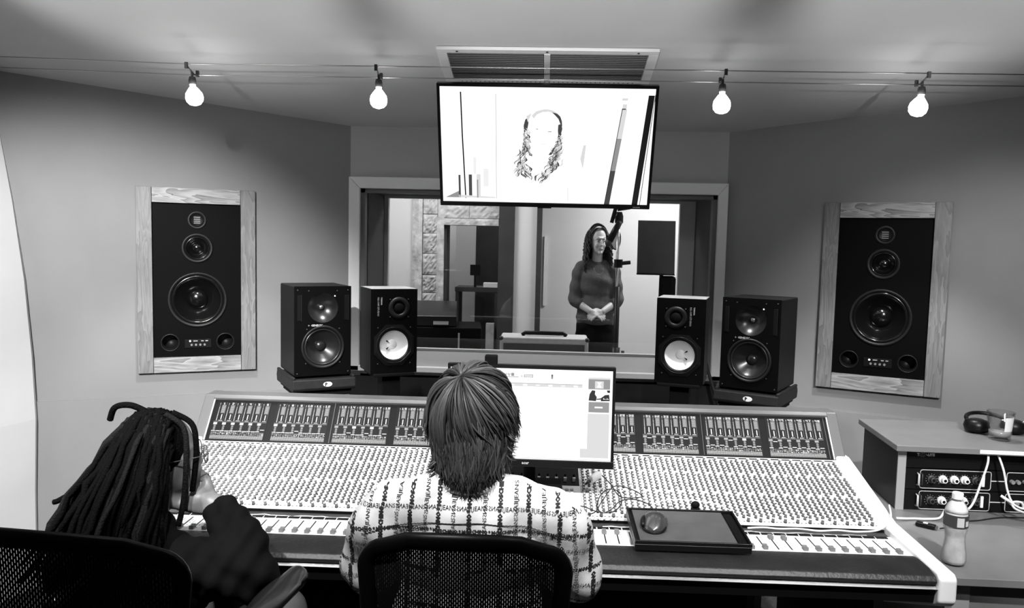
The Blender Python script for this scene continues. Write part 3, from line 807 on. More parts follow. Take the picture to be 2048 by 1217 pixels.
o = kb.build('knob_field', [M_KNOB, M_KTOP, M_CDARK], con); o['kind'] = 'stuff'
# tiny push buttons and printed marks between the knobs
kb = MB()
for i in range(60):
    if i in CENTER: continue
    for r_ in range(20):
        if random.random() < .6: kb.box((0,0,.0015), (.004,.0028,.003), Matrix.Translation(strip_pt(chx(i)+random.choice((-.004,.004,0,.015)), .045+r_*.0185)) @ RS, random.choice((0,0,1)))
    for q in (-.013, .012): kb.box((0,0,.0006), (.006,.0018,.001), Matrix.Translation(strip_pt(chx(i)+q, .012)) @ RS, 0)
o = kb.build('button_field', [M_CDARK, M_MIDGREY], con); o['kind'] = 'stuff'
# dashed dark label line under the meter bridge, joints between the eight-channel frames
dm = MB(); dm.box((0,0,.0008),(.030,.006,.0016)); dmm = dm.mesh('label_slot', M_CDARK)
for i in range(60):
    inst('label_slot', dmm, con, strip_pt(chx(i), SLEN-.011), (SLP,0,0))
for i in (0, 12, 18, 24, 36, 42, 48, 60):
    mb = MB(); mb.box((0,0,.0004),(.0012,SLEN-.03,.0008), Matrix.Translation(strip_pt(W0+i*P, SLEN/2)) @ RS); mb.build('panel_joint', M_MIDGREY, con)
# scribble strip cells
cm = MB(); cm.box((0,0,0),(.0345,.015,.003)); CELL = cm.mesh('scribble_cell', M_CDARK)
tm = MB(); tm.box((0,0,0),(.0345,.007,.0035)); TAPE = tm.mesh('scribble_tape', M_PAPER)
for i in range(60):
    inst('scribble_cell', CELL, con, (chx(i), cy(2.362), .7795))
for a, b in ((4, 22), (37, 58)):
    mb = MB()
    pts = [(chx(a)+k*(chx(b)-chx(a))/30, cy(2.366)+.004*math.sin(k*.9)+.003*math.sin(k*2.3)) for k in range(31)]
    n = len(pts)
    mb.add([(x,y+.004,.7805) for x,y in pts]+[(x,y+.010,.781) for x,y in pts], [(k,k+1,n+k+1,n+k) for k in range(n-1)])
    mb.build('label_tape', M_PAPER, con)
# faders
sm = MB(); sm.box((0,0,0),(.0038,.098,.0008)); SLOT = sm.mesh('fader_slot', M_CDARK)
fm = MB(); fm.prism([(-.011,0),(-.010,.011),(-.003,.009),(.003,.009),(.010,.011),(.011,0)], -.0065, .0065); FCAP = fm.mesh('fader_cap', [mat('fader_cap_grey', .16, .5)])
up = {8: .085, 9: .078, 18: .08, 19: .07, 20: .06, 50: .082, 51: .078, 36: .075, 37: .078, 38: .08}
for i in range(60):
    if 24 <= i < 35: continue
    inst('fader_slot', SLOT, con, (chx(i), cy(2.287), .7802))
    if 38.6 <= i+.5 <= 49 and False: continue
    inst('fader_cap', FCAP, con, (chx(i), cy(2.242)+up.get(i, random.uniform(0,.004)), .780))
mk = MB()
for i in range(60):
    if 24 <= i < 35: continue
    for k in range(5):
        mk.box((chx(i)+.010, cy(2.25)+k*.02, .7803), (.005,.0012,.0006)); 
    mk.box((chx(i)-.0194, cy(2.287), .7803), (.0007,.125,.0006), None, 1)
o = mk.build('fader_markings', [M_MIDGREY, M_LTGREY], con); o['kind'] = 'stuff'
# centre section: dark assign panel, small faders, keypad blocks
xc0, xc1 = W0+24*P+.004, W0+36*P-.004
mb = MB(); mb.box((0,0,.001),(xc1-xc0,.20,.003), Matrix.Translation(strip_pt((xc0+xc1)/2, .29)) @ RS); mb.build('centre_panel', M_CDARK, con)
km = MB(); km.box((0,0,.010),(.006,.010,.020)); KM = km.mesh('selector', M_CDARK)
km2 = MB(); km2.box((0,0,.008),(.010,.007,.016)); KM2 = km2.mesh('selector_tip', M_LTGREY)
for k in range(15):
    x = xc0+.018+k*(xc1-xc0-.036)/14
    inst('selector', KM, con, strip_pt(x, .235), (SLP,0,0))
    inst('selector_tip', KM2, con, strip_pt(x, .215), (SLP,0,0))
bm_ = MB(); bm_.box((0,0,.002),(.011,.009,.004)); KEY = bm_.mesh('key', mat('key_grey', .6, .5))
for (kx, nx, ny, d0) in ((xc0+.03, 6, 7, .02), (xc0+.15, 5, 8, .02), (xc1-.115, 3, 9, .02), (xc1-.06, 3, 9, .02)):
    for a in range(nx):
        for b in range(ny):
            inst('key', KEY, con, strip_pt(kx+a*.0165, d0+b*.018), (SLP,0,0))
mb = MB(); mb.bb(-.2,.14,cy(2.24),cy(2.35),.780,.784); mb.build('wrist_plate', M_CPANEL, con, bevel=.001)
# meter bridge
by0, bz0, by1, bz1 = 2.832, .893, 2.940, 1.028
BA = math.atan2(bz1-bz0, by1-by0); BL = math.hypot(bz1-bz0, by1-by0)
MBR = Matrix.Translation((0, cy(by0), bz0)) @ Matrix.Rotation(BA, 4, 'X')     # local y runs up the sloping screens, z out of them
mb = MB(); mb.bb(XL+.004, XR-.004, 0, BL, -.03, 0, MBR); mb.build('bridge_panel', M_CDARK, con)
mb = MB(); mb.prism([(cy(2.938),1.024),(cy(2.932),1.034),(cy(2.945),1.045),(cy(3.02),1.045),(cy(3.03),1.03),(cy(3.03),1.01)], XL, XR); mb.build('bridge_cap', M_CTRIM, con, bevel=.003)
mb = MB(); mb.bb(XL+.003, XL+.007, .0, BL-.002, 0, .004, MBR); mb.build('bridge_edge', M_WHITE, con)
mb = MB(); mb.bb(XR-.007, XR-.003, .0, BL-.002, 0, .004, MBR); mb.build('bridge_edge', M_WHITE, con)
D_W = emit('meter_white', .95, 1.0); D_G = emit('meter_grey', .30, 1.0); D_L = emit('meter_line', .45, 1.0); D_D = emit('meter_dim', .13, 1.0); D_B = emit('meter_black', .004, 1.0)
DIG = {'0':'111101101101111','1':'010110010010111','2':'111001111100111','3':'111001111001111','4':'101101111001001','5':'111100111001111','6':'111100111101111','7':'111001010010010','8':'111101111101111','9':'111101111001111'}
for b in range(10):
    x0 = W0+b*6*P+.011; x1 = x0+6*P-.03
    v0, v1 = .004, BL-.014
    s = MB(); s.bb(x0-.003, x1+.003, v0-.002, v1+.003, 0, .0012, MBR); so = s.build('meter_screen', M_SATIN, con)
    d = MB(); cw = (x1-x0)/6
    def rc(i, u0, t0, u1, t1, mi, z=.0017):
        xa, xb = x0+(i+u0)*cw, x0+(i+u1)*cw; ya, yb_ = v1-(v1-v0)*t0, v1-(v1-v0)*t1
        d.quad((xa,yb_,z),(xb,yb_,z),(xb,ya,z),(xa,ya,z), MBR, mi)
    first = None
    if b < 4: first = b*6+1
    elif b > 5: first = (b-2)*6+1
    for i in range(6):
        rc(i, .985, .02, 1.0, .53, 4, .0018) ; rc(i, .97, .0, .995, .53, 2)
        rc(i, .0, .525, 1.0, .535, 2)
        for k in range(13):
            t = .02+k*.038; hgt = .014+.0011*k
            rc(i, .20, t, .30, t+hgt if k else .05, 0 if k > 2 else 2)
        rc(i, .50, .08, .94, .30, 1)
        for q in (.135, .19, .245): rc(i, .56, q, .86, q+.012, 2, .0019)
        rc(i, .66, .33, .78, .47, 0); rc(i, .48, .49, .90, .505, 0)
        if first is not None:
            ss = str(first+i); n = len(ss); gx, gy = .075, .0115
            for q, ch in enumerate(ss):
                for pz in range(15):
                    if DIG[ch][pz] == '1':
                        cxp = .70+(q-(n-1)/2)*4*gx-1.5*gx+(pz%3)*gx; cyp = .008+(pz//3)*gy
                        rc(i, cxp, cyp, cxp+gx, cyp+gy, 0)
        cap = (b < 4 and (b*6+i) in (0,1,2,3,4,5,6,7,14,16)) or (b > 5 and i in (4,) and b == 8)
        rc(i, .02, .55, .44, .61, 0 if cap else 1); 
        if not cap: rc(i, .02, .57, .44, .58, 0, .0019)
        for q in range(8): rc(i, .12+.02*(q%2), .615+q*.018, .34+.02*(q%3), .615+(q+1)*.018, 1 if q%3 else 3)
        rc(i, -.02, .765, .42, .785, 0); rc(i, .48, random.choice((.765,.765,.74,.60)), .96, random.choice((.79,.785)), 0) if False else None
        q = random.choice((.768,.768,.768,.72)) if b < 4 else random.choice((.60,.74,.74))
        rc(i, .48, q, .95, q+.02, 0)
        for q in range(3):
            t = .805+q*.03
            for uu in range(4): rc(i, uu*.25, t, uu*.25+random.choice((.12,.2,.22)), t+random.choice((.012,.02)), random.choice((0,1,1,2)))
        for q in range(5):
            t = .895+q*.022
            for uu in range(8): rc(i, uu*.125, t, uu*.125+.085, t+.013, 0 if q != 4 else 1)
    d.build('display', [D_W, D_G, D_L, D_D, D_B], so)
    if b % 2 == 0:
        mb = MB(); mb.bb(W0+(b+2)*6*P-.0015 if b < 8 else XR-.02, W0+(b+2)*6*P+.0015 if b < 8 else XR-.017, .002, BL-.004, 0, .002, MBR); mb.build('bridge_joint', M_DKGREY, con)

# ------------------------------------------------------------------ computer monitor
mon = thing('computer_monitor', 'black-framed computer monitor showing a recording session on the console', 'monitor', (.02, 2.455, .80))
MM = T(0, 0, .142) @ Matrix.Rotation(R(-3), 4, 'X')
MW, MH = .54, .327
mb = MB()
for (x0,x1,z0,z1) in ((-MW/2,MW/2,MH-.011,MH),(-MW/2,-MW/2+.009,.024,MH-.011),(MW/2-.009,MW/2,.024,MH-.011)): mb.bb(x0,x1,-.006,.03,z0,z1,MM)
mb.build('bezel', M_BLACK, mon)
mb = MB(); mb.bb(-MW/2,MW/2,-.007,.03,0,.024,MM); ch = mb.build('bottom_bezel', M_SATIN, mon, bevel=.0015)
mb = MB(); text(mb, 'acer', MM @ T(-.024,-.0085,.009), size=.013, bold=.03); mb.build('lettering', M_LTGREY, ch)
mb = MB(); mb.bb(-MW/2+.004,MW/2-.004,.003,.045,.004,MH-.004,MM); mb.build('back_shell', M_BLACKM, mon, bevel=.004)
mb = MB(); mb.tube([(0,.07,.055),(0,.07,.30)], .02, 12); mb.bb(-.05,.05,.035,.075,.24,.34); mb.build('stand_neck', M_BLACKM, mon)
mb = MB(); mb.bb(-.11,.11,.0,.14,.052,.064, Matrix.Rotation(R(0),4,'X')); mb.build('stand_foot', M_BLACKM, mon, bevel=.004)
S = Screen(MW-.018, MH-.035, MM @ T(0,0,.024+(MH-.035)/2), -.001)
S.rect(0,0,1,1,0,0)
def box_outline(u0,v0,u1,v1,mi,w_=.003,h_=.005):
    S.rect(u0,v0,u1,v0+h_,mi); S.rect(u0,v1-h_,u1,v1,mi); S.rect(u0,v0,u0+w_,v1,mi); S.rect(u1-w_,v0,u1,v1,mi)
random.seed(5)
box_outline(.02,.055,.27,.10,2)
for k in range(14): S.rect(.29+k*.0065,.052+.006*(k%2),.294+k*.0065,.066+.01*(k%3),random.choice((2,3,3)))
S.rect(.35,.09,.42,.097,2); S.rect(.376,.05,.392,.085,2); box_outline(.392,.05,.425,.098,1); S.rect(.396,.07,.42,.075,1)
box_outline(.455,.065,.51,.095,3); S.rect(.44,.07,.443,.098,3); S.rect(.455,.075,.505,.081,2)
S.rect(.622,.055,.634,.105,2); S.rect(.624,.06,.632,.075,3,2)
S.rect(.51,.137,.53,.141,1); S.rect(.555,.137,.59,.141,1)
S.rect(.02,.158,.815,.163,2); S.rect(.02,.163,.815,.195,1)
for k in range(10): S.rect(.06+k*.078,.17,.085+k*.078,.188,0 if k%2 else 5,2)
for k in range(8): S.rect(.05+k*.096,.218,.115+k*.096,.222,5)
S.rect(.852,.075,.985,.205,2); S.rect(.852,.075,.985,.095,1,2); S.rect(.892,.115,.945,.195,1,2); S.poly([(.905,.128),(.932,.128),(.922,.15),(.933,.185),(.904,.185),(.914,.15)],0,3)
S.rect(.852,.212,.985,.335,0)
for pl in ([(.855,.33),(.86,.26),(.875,.215),(.895,.22),(.893,.26),(.905,.29),(.9,.335)],[(.93,.30),(.955,.265),(.98,.26),(.985,.33),(.93,.335)],[(.965,.212),(.985,.212),(.985,.24),(.97,.24)],[(.9,.31),(.935,.3),(.935,.315),(.905,.32)]): S.poly(pl,4,2)
for k in range(5): S.rect(.945+.007*k,.30+.006*(k%3),.949+.007*k,.315,0,3)
S.rect(.856,.345,.982,.46,2); S.rect(.893,.395,.942,.412,0,2)
for k in range(9): S.rect(.894+k*.0055,.393,.896+k*.0055,.40,2,3)
S.rect(.852,.475,.985,.965,1); S.rect(.81,.865,.852,.965,1); S.rect(.808,.78,.811,.86,5); S.rect(.0,.985,1.0,.993,1)
S.mb.build('screen', SMATS, mon)
cam_b = thing('black_box', 'small black box behind the top edge of the computer monitor', 'box', (-.112, 2.478, 1.262))
mb = MB(); mb.bb(-.0205,.0205,.0,.03,.002,.034); mb.build('housing', M_BLACKM, cam_b, bevel=.004)
mb = MB(); mb.bb(-.014,.014,.008,.014,-.028,.003); mb.build('clip', M_BLACKM, cam_b)

# ------------------------------------------------------------------ mouse tray, mouse, leads on the console
tray = thing('mouse_tray', 'black raised mouse tray resting over the console faders', 'tray', (.497, 2.29, .8005), (R(4), 0, R(.6)))
mb = MB(); mb.bb(-.166,.166,-.122,.112,0,.020); mb.build('tray_base', M_BLACK, tray, bevel=.003)
mb = MB()
for (x0,x1,y0,y1) in ((-.166,.166,-.122,-.116),(-.166,.166,.106,.112),(-.166,-.160,-.116,.106),(.160,.166,-.116,.106)): mb.bb(x0,x1,y0,y1,.020,.0305)
mb.build('rim', M_SATIN, tray, bevel=.0015)
mb = MB(); mb.bb(-.150,.128,-.112,.104,.0205,.0265); mb.build('mouse_mat', mat('mouse_mat', .075, .45, var=.15, vscale=20), tray, bevel=.002)
mb = MB(); mb.bb(.134,.156,-.112,.104,.0205,.022); mb.build('groove', M_BLACKM, tray)
for x in (-.13, .13):
    for y in (-.1,):
        mb = MB(); mb.bb(x-.012,x+.012,y-.01,y+.01,-.003,0); mb.build('foot', M_BLACKM, tray)
clip = thing('binder_clip', 'small black clip standing on the back edge of the mouse tray', 'clip', (.548, 2.412, .820))
mb = MB(); mb.prism([(-.010,0),(.010,0),(.002,.022),(-.002,.022)], -.014, .014); mb.build('clip_body', M_BLACKM, clip, bevel=.002)
mb = MB(); mb.ball((.0,.0,.030),(.014,.010,.011)); mb.build('clip_grip', M_BLACKM, clip, smooth=True)
mouse = thing('computer_mouse', 'silver and black computer mouse on the mouse tray', 'mouse', (.402, 2.272, .8285), (R(4), 0, R(-12)))
mb = MB()
N = 14; MX = 12; vs = []; fs = []
for i in range(N+1):
    v = i/N; yv = -.055+.11*v
    hw = .031*(1-abs(2*v-1)**2.6)**.5*(1-.08*math.sin(v*math.pi*2))+.001
    hh = .036*(math.sin(math.pi*min(1,max(0,(v*.86+.06))))**.7)
    for j in range(MX+1):
        a = math.pi*j/MX; vs.append((-hw*math.cos(a), yv, hh*max(0,math.sin(a))**.8+.001))
for i in range(N):
    for j in range(MX):
        a = i*(MX+1)+j; fs.append((a, a+1, a+MX+2, a+MX+1))
mb.add(vs, fs); mb.build('shell', mat('mouse_silver', .16, .24, metal=.8), mouse, smooth=True)
mb = MB(); mb.ball((-.029,-.004,.012),(.009,.030,.013)); mb.build('side_grip', M_BLACK, mouse, smooth=True)
mb = MB(); mb.ball((0,-.02,.005),(.033,.037,.0045)); mb.build('skirt', M_BLACK, mouse, smooth=True)
mb = MB(); mb.lathe([(.006,-.003),(.0065,0),(.006,.003)], 12, T(0,.032,.027)@Matrix.Rotation(R(90),4,'Y')); mb.build('scroll_wheel', M_BLACK, mouse)
mouse.scale = (1.12, 1.1, 1.05)
mb = MB()
zz = .8255
pts = [(.412,2.336,.846),(.395,2.37,.860),(.35,2.40,.864),(.31,2.41,.852),(.285,2.40,.83),(.255,2.385,.822),(.24,2.42,.83),(.255,2.47,.852),(.285,2.50,.862),(.315,2.485,.858),(.32,2.44,.842),(.30,2.40,.828),(.27,2.375,.826),(.235,2.38,.827),(.20,2.41,.83),(.168,2.41,.832),(.165,2.38,.826),(.19,2.36,.822),(.23,2.375,.826),(.255,2.43,.842),(.30,2.51,.868),(.35,2.50,.866),(.385,2.44,.862),(.34,2.43,.858),(.31,2.45,.858),(.29,2.52,.872),(.265,2.575,.884)]
mb.tube(spline(pts, 6), .0018, 6)
tag(mb.build('mouse_lead', M_CABLEB, smooth=True), 'tangled black mouse lead looped over the console knobs', 'cable')
plug = thing('plug_adapter', 'white plug adapter lying under the monitor edge with the black lead', 'plug', (.243, 2.605, .868), (R(14), R(8), R(-38)))
mb = MB(); mb.lathe([(.008,-.03),(.013,-.02),(.0145,.0),(.012,.022),(.007,.03)], 14, Matrix.Rotation(R(90),4,'X')); mb.build('plug_body', M_WHITE, plug, smooth=True)
mb = MB(); mb.tube([(0,-.028,0),(0,-.055,0)], [.006,.003], 8); mb.build('strain_relief', M_DKGREY, plug, smooth=True)
for i, pts in enumerate(([(.70,2.36,.80),(.75,2.375,.798),(.80,2.372,.797),(.86,2.378,.797),(.92,2.37,.796),(.98,2.378,.797),(1.04,2.372,.797),(1.11,2.385,.802),(1.17,2.45,.815),(1.195,2.52,.836)],)):
    mb = MB(); mb.tube(spline(pts, 5), .0028, 6); tag(mb.build('white_cable', M_CABLEW, smooth=True), 'white cable lying along the console above the right-hand faders', 'cable')
mb = MB(); mb.tube(spline([(.39,2.44,.815),(.45,2.47,.838),(.52,2.47,.845),(.60,2.46,.842),(.655,2.425,.834),(.69,2.37,.806)], 6), .0018, 6)
tag(mb.build('white_cable', M_CABLEW, smooth=True), 'thin white cable arching behind the mouse tray', 'cable')

# ------------------------------------------------------------------ side desk and rack on the right
M_LAM = mat('grey_laminate', .16, .38, var=.06, vscale=12)
M_EDGE = mat('laminate_edge', .30, .5)
sd = thing('side_desk', 'low grey side desk right of the mixing console', 'desk', (1.25, 2.2, 0))
def L(x, y): return (x-1.25, y-2.2)
DX1 = 2.05
mb = MB(); mb.plate([L(1.236,2.215),L(DX1,2.205),L(DX1,3.1),L(1.236,3.1)], .705, .73); mb.build('desk_top', M_LAM, sd, bevel=.003)
mb = MB(); mb.plate([L(1.25,2.25),L(1.27,2.25),L(1.27,3.06),L(1.25,3.06)], 0, .704); mb.build('side_panel', M_LAM, sd)
mb = MB(); mb.plate([L(DX1-.03,2.25),L(DX1-.01,2.25),L(DX1-.01,3.06),L(DX1-.03,3.06)], 0, .704); mb.build('side_panel', M_LAM, sd)
mb = MB(); mb.plate([L(1.272,2.26),L(1.325,2.26),L(1.325,2.275),L(1.272,2.275)], .0, .704); mb.build('front_stile', M_EDGE, sd)
mb = MB(); mb.plate([L(1.327,2.265),L(DX1-.032,2.265),L(DX1-.032,2.28),L(1.327,2.28)], .0, .704); mb.build('front_panel', M_LAM, sd)
hut = thing('rack_hutch', 'grey topped rack hutch standing on the side desk', 'rack cabinet', (1.33, 2.78, .7305))
def H(x, y): return (x-1.33, y-2.78)
mb = MB(); mb.plate([H(1.318,2.762),H(DX1,2.735),H(DX1,3.19),H(1.352,3.19)], .2225, .2445); mb.build('shelf_top', M_LAM, hut, bevel=.003)
mb = MB(); mb.plate([H(1.342,2.802),H(1.366,2.80),H(1.39,3.16),H(1.366,3.16)], 0, .222); sp = mb.build('side_panel', M_SATIN, hut)
mb = MB(); mb.plate([H(1.341,2.797),H(1.369,2.795),H(1.369,2.800),H(1.341,2.802)], 0, .222); mb.build('edge_strip', M_EDGE, hut)
mb = MB(); mb.plate([H(DX1-.03,2.78),H(DX1-.01,2.78),H(DX1-.01,3.16),H(DX1-.03,3.16)], 0, .222); mb.build('side_panel', M_SATIN, hut)
mb = MB(); mb.plate([H(1.39,3.14),H(DX1-.03,3.14),H(DX1-.03,3.155),H(1.39,3.155)], 0, .222); mb.build('back_panel', M_BLACKM, hut)
mb = MB(); Mtp = T(0,0,0)
mb.add([(1.60-1.33,2.7505-2.78,.2275),(1.80-1.33,2.7435-2.78,.2275),(1.80-1.33,2.7435-2.78,.2405),(1.60-1.33,2.7505-2.78,.2405),(1.60-1.33,2.752-2.78,.2275),(1.80-1.33,2.745-2.78,.2275),(1.80-1.33,2.745-2.78,.2405),(1.60-1.33,2.752-2.78,.2405)], [(0,1,2,3),(3,2,6,7),(0,4,5,1)])
tp = mb.build('paper_label', M_PAPER, hut)
mb = MB(); random.seed(9)
for k in range(16): mb.bb(.285+k*.0115,.285+k*.0115+random.uniform(.004,.009),-.0305-k*.0004,-.0300-k*.0004,.2325,.2345)
mb.build('handwriting', M_LTGREY, tp)
# rack gear
RX0, RX1 = 1.372, 1.860
def rack_unit(name, label, cat, z0, z1, y=2.802):
    t = thing(name, label, cat, ((RX0+RX1)/2, y, z0))
    mb = MB(); mb.bb(-(RX1-RX0)/2,(RX1-RX0)/2,0,.004,0,z1-z0-.001); mb.build('face_plate', M_BLACK, t)
    mb = MB(); mb.bb(-.215,.215,.004,.26,.001,z1-z0-.002); mb.build('chassis', M_BLACKM, t)
    return t
pw = rack_unit('power_strip', 'black rack power unit with a pale logo at the top of the rack', 'power unit', .886, .951)
mb = MB(); text(mb, 'TRIPP-LITE', T(-.207,-.001,.044), width=.062, bold=.04); mb.build('lettering', M_PAPER, pw)
mb = MB(); mb.lathe([(.012,0),(.0118,.0006)], 20, T(-.187,-.0004,.049)@FRONT@Matrix.Diagonal((1,.75,1,1))); mb.build('emblem', mat('logo_grey', .12, .6), pw)
M_OUT = mat('pale_outline', .55, .5)
def preamp(label, z0, z1, bright):
    t = rack_unit('preamp', label, 'preamp', z0, z1); h = z1-z0
    def outline(x0, x1):
        o = MB(); q = .008
        pts = [(x0+q,0,.004),(x1-q,0,.004),(x1-.002,0,.006),(x1,0,.004+q),(x1,0,h-.005-q),(x1-.002,0,h-.007),(x1-q,0,h-.005),(x0+q,0,h-.005),(x0+.002,0,h-.007),(x0,0,h-.005-q),(x0,0,.004+q),(x0+.002,0,.006)]
        o.tube([(a,-.0012,c) for a,b,c in pts], .0014, 5, closed=True); return o.build('outline', M_OUT, t)
    outline(-.192, .057); outline(.112, .236)
    o = MB(); o.bb(.058,.111,-.002,-.0005,h*.5-.0015,h*.5+.0015); o.build('link_line', M_OUT, t)
    hd = MB(); hd.tube([(-.203,-.002,h*.22),(-.203,-.016,h*.25),(-.203,-.016,h*.75),(-.203,-.002,h*.78)], .003, 6); hd.build('handle', M_OUT, t, smooth=True)
    hd = MB(); hd.tube([(-.190,-.002,h*.22),(-.190,-.014,h*.25),(-.190,-.014,h*.75),(-.190,-.002,h*.78)], .0025, 6); hd.build('handle', M_DKGREY, t, smooth=True)
    for k, x in enumerate((-.152,-.112,-.072,-.035,.004)):
        m = M_WHITE if k in bright else M_DKGREY
        kb = MB(); kb.lathe([(.0155,0),(.0145,.006),(.0105,.008),(.0095,.020),(.008,.021)], 16, T(x,0,h*.5)@FRONT); kn = kb.build('dial', m, t, smooth=False)
        kb = MB(); kb.lathe([(.0055,.0211),(.005,.0222)], 12, T(x,0,h*.5)@FRONT); kb.build('dial_cap', M_BLACK, kn)
        mk = MB()
        for a in range(-140, 141, 28):
            mk.box((x+.019*math.sin(R(a)),-.0008,h*.5+.019*math.cos(R(a))),(.0022,.001,.0022))
        o = mk.build('dial_marks', M_MIDGREY, kn); o['kind'] = 'stuff'
    sw = MB(); sw.bb(.024,.034,-.006,0,h*.22,h*.78); sw.build('switch', M_WHITE, t, bevel=.001)
    for x in (.13, .15, .175, .20):
        kb = MB(); kb.lathe([(.008,0),(.007,.012)], 12, T(x,0,h*.5)@FRONT); kb.build('dial', M_MIDGREY, t)
preamp('black rack preamp with two white dials, upper of the pair', .808, .884, (1, 2, 3))
preamp('black rack preamp with pale outlines, lower of the pair behind the bottle', .7315, .806, (1, 3))
# tumbler with a white card, dark round gadget behind it
tum = thing('glass_tumbler', 'clear glass tumbler with a white label standing on the rack hutch', 'glass', (1.752, 2.905, .9755))
MG = glassy('clear_glass', .93, 1.5)
mb = MB(); mb.lathe([(.036,.0),(.046,.105),(.043,.105),(.034,.012)], 28, cap0=True, cap1=True); mb.build('glass_body', MG, tum, smooth=True)
mb = MB(); mb.lathe([(.034,.0125),(.0365,.034)], 28); mb.build('liquid', mat('tumbler_liquid', .25, .1), tum, smooth=True)
mb = MB(); n = 10
vs = []
for k in range(n+1):
    a = R(-98+k*9.2); 
    for z, r_ in ((.036,.0378),(.088,.0423)): vs.append((r_*math.cos(a), r_*math.sin(a), z))
mb.add(vs, [(2*k,2*k+2,2*k+3,2*k+1) for k in range(n)]); mb.build('label_card', M_PAPER, tum)
gad = thing('headphones', 'dark headphones lying behind the tumbler on the rack hutch', 'headphones', (1.80, 3.01, .9755))
for x in (-.075, .062):
    mb = MB(); mb.lathe([(.02,0),(.04,.006),(.046,.025),(.04,.045),(.02,.052)], 20, T(x,0,0)); mb.build('ear_cup', M_BLACK, gad, smooth=True)
mb = MB(); mb.tube([(.085*math.cos(R(a)), .03+.10*math.sin(R(a)), .03+.02*math.sin(R(a))) for a in range(0,181,15)], .008, 8); mb.build('headband', M_BLACK, gad, smooth=True)
mb = MB(); mb.ball((.09,-.02,.045),.010); mb.build('pivot', M_CHROME, gad, smooth=True)
# bottle
bot = thing('water_bottle', 'clear plastic water bottle with a dark label on the side desk', 'bottle', (1.302, 2.318, .7305))
MBG = glassy('bottle_plastic', .90, 1.25, .05)
prof = [(.020,0),(.031,.004),(.034,.014),(.0335,.03),(.031,.05),(.0275,.075),(.029,.095),(.0325,.108),(.033,.118),(.033,.158),(.031,.168),(.026,.182),(.016,.194),(.0135,.198),(.0135,.203)]
mb = MB(); mb.lathe(prof, 28); mb.build('bottle_body', MBG, bot, smooth=True)
m_w = mat('bottle_water', .55, .1, var=.25, vscale=26); 
mb = MB(); mb.lathe([(r*.93,z+.001) for r,z in prof[:10]], 24); mb.build('water', m_w, bot, smooth=True)
mb = MB(); mb.lathe([(.0315,.160),(.0295,.169),(.0245,.181),(.015,.192)], 24); mb.build('shoulder_ribs', mat('bottle_shoulder', .75, .3), bot, smooth=True)
mb = MB(); mb.lathe([(.0337,.119),(.0337,.155)], 28, cap0=False, cap1=False); lb = mb.build('label', M_DKGREY, bot, smooth=True)
mb = MB()
for (a0, a1, z0, z1) in ((-112,-78,.122,.150),(-70,-48,.124,.140)):
    n = 5; vs = []
    for k in range(n+1):
        a = R(a0+(a1-a0)*k/n)
        for z in (z0, z1): vs.append((.0342*math.cos(a), .0342*math.sin(a), z))
    mb.add(vs, [(2*k,2*k+2,2*k+3,2*k+1) for k in range(n)])
mb.build('label_print', M_LTGREY, lb)
mb = MB(); mb.lathe([(.0145,.199),(.0155,.201),(.0155,.216),(.014,.218)], 20); mb.build('cap', M_WHITE, bot)
# small USB adapter and leads on the desk
usb = thing('usb_adapter', 'small black adapter lying on the side desk beside the console', 'adapter', (1.365, 2.62, .7305), (0,0,R(-38)))
mb = MB(); mb.bb(-.030,.030,-.012,.012,.001,.015); mb.build('adapter_body', M_BLACK, usb, bevel=.003)
mb = MB(); mb.bb(.030,.036,-.008,.008,.003,.012); mb.build('connector', M_STEEL, usb)
mb = MB(); mb.bb(-.008,.006,-.006,.006,.0152,.0158); mb.build('sticker', M_PAPER, usb)
mb = MB(); mb.tube(spline([(1.40,2.595,.738),(1.44,2.62,.735),(1.50,2.68,.734),(1.58,2.70,.734),(1.68,2.74,.734),(1.80,2.75,.734)], 5), .0022, 6); tag(mb.build('black_lead', M_CABLEB, smooth=True), 'thin black lead running across the side desk to the rack', 'cable')
mb = MB(); mb.tube(spline([(1.64,2.77,.949),(1.628,2.75,.92),(1.60,2.735,.85),(1.565,2.71,.79),(1.535,2.70,.768),(1.50,2.70,.772),(1.47,2.70,.770),(1.445,2.69,.742),(1.40,2.69,.736),(1.36,2.69,.736),(1.325,2.68,.738),(1.29,2.67,.742)], 6), .0038, 8); tag(mb.build('white_cable', M_CABLEW, smooth=True), 'white cable hanging from the rack and winding past the bottle', 'cable')
mb = MB(); mb.tube(spline([(1.675,2.77,.949),(1.685,2.75,.90),(1.70,2.745,.83),(1.715,2.735,.79),(1.74,2.72,.775),(1.73,2.71,.80),(1.70,2.71,.80),(1.705,2.70,.78),(1.76,2.68,.76),(1.80,2.67,.735)], 6), .0038, 8)
tag(mb.build('white_cable', M_CABLEW, smooth=True), 'white cable coiled in front of the right end of the rack', 'cable')
mb = MB(); mb.tube([(1.652,2.70,.825),(1.672,2.685,.812)], [.005,.0055], 8); mb.tube(spline([(1.672,2.685,.812),(1.70,2.67,.795),(1.76,2.655,.785),(1.82,2.655,.78)],5), .003, 8)
tag(mb.build('white_plug_lead', M_CABLEW, smooth=True), 'white lead with a plug tip pointing left before the rack', 'cable')
mb = MB(); mb.tube(spline([(.99,3.50,1.15),(1.00,3.47,1.05),(1.03,3.42,.95),(1.06,3.36,.80)],5), .010, 8)
# power lead on the wall by the right window jamb
mb = MB(); mb.tube(spline([(.895,4.05,1.13),(.90,4.035,1.06),(.93,4.0,.95),(.97,3.95,.80),(1.0,3.9,.6)],5), .009, 8); tag(mb.build('black_lead', M_CABLEB, smooth=True), 'black cable hanging beside the right window casing', 'cable')

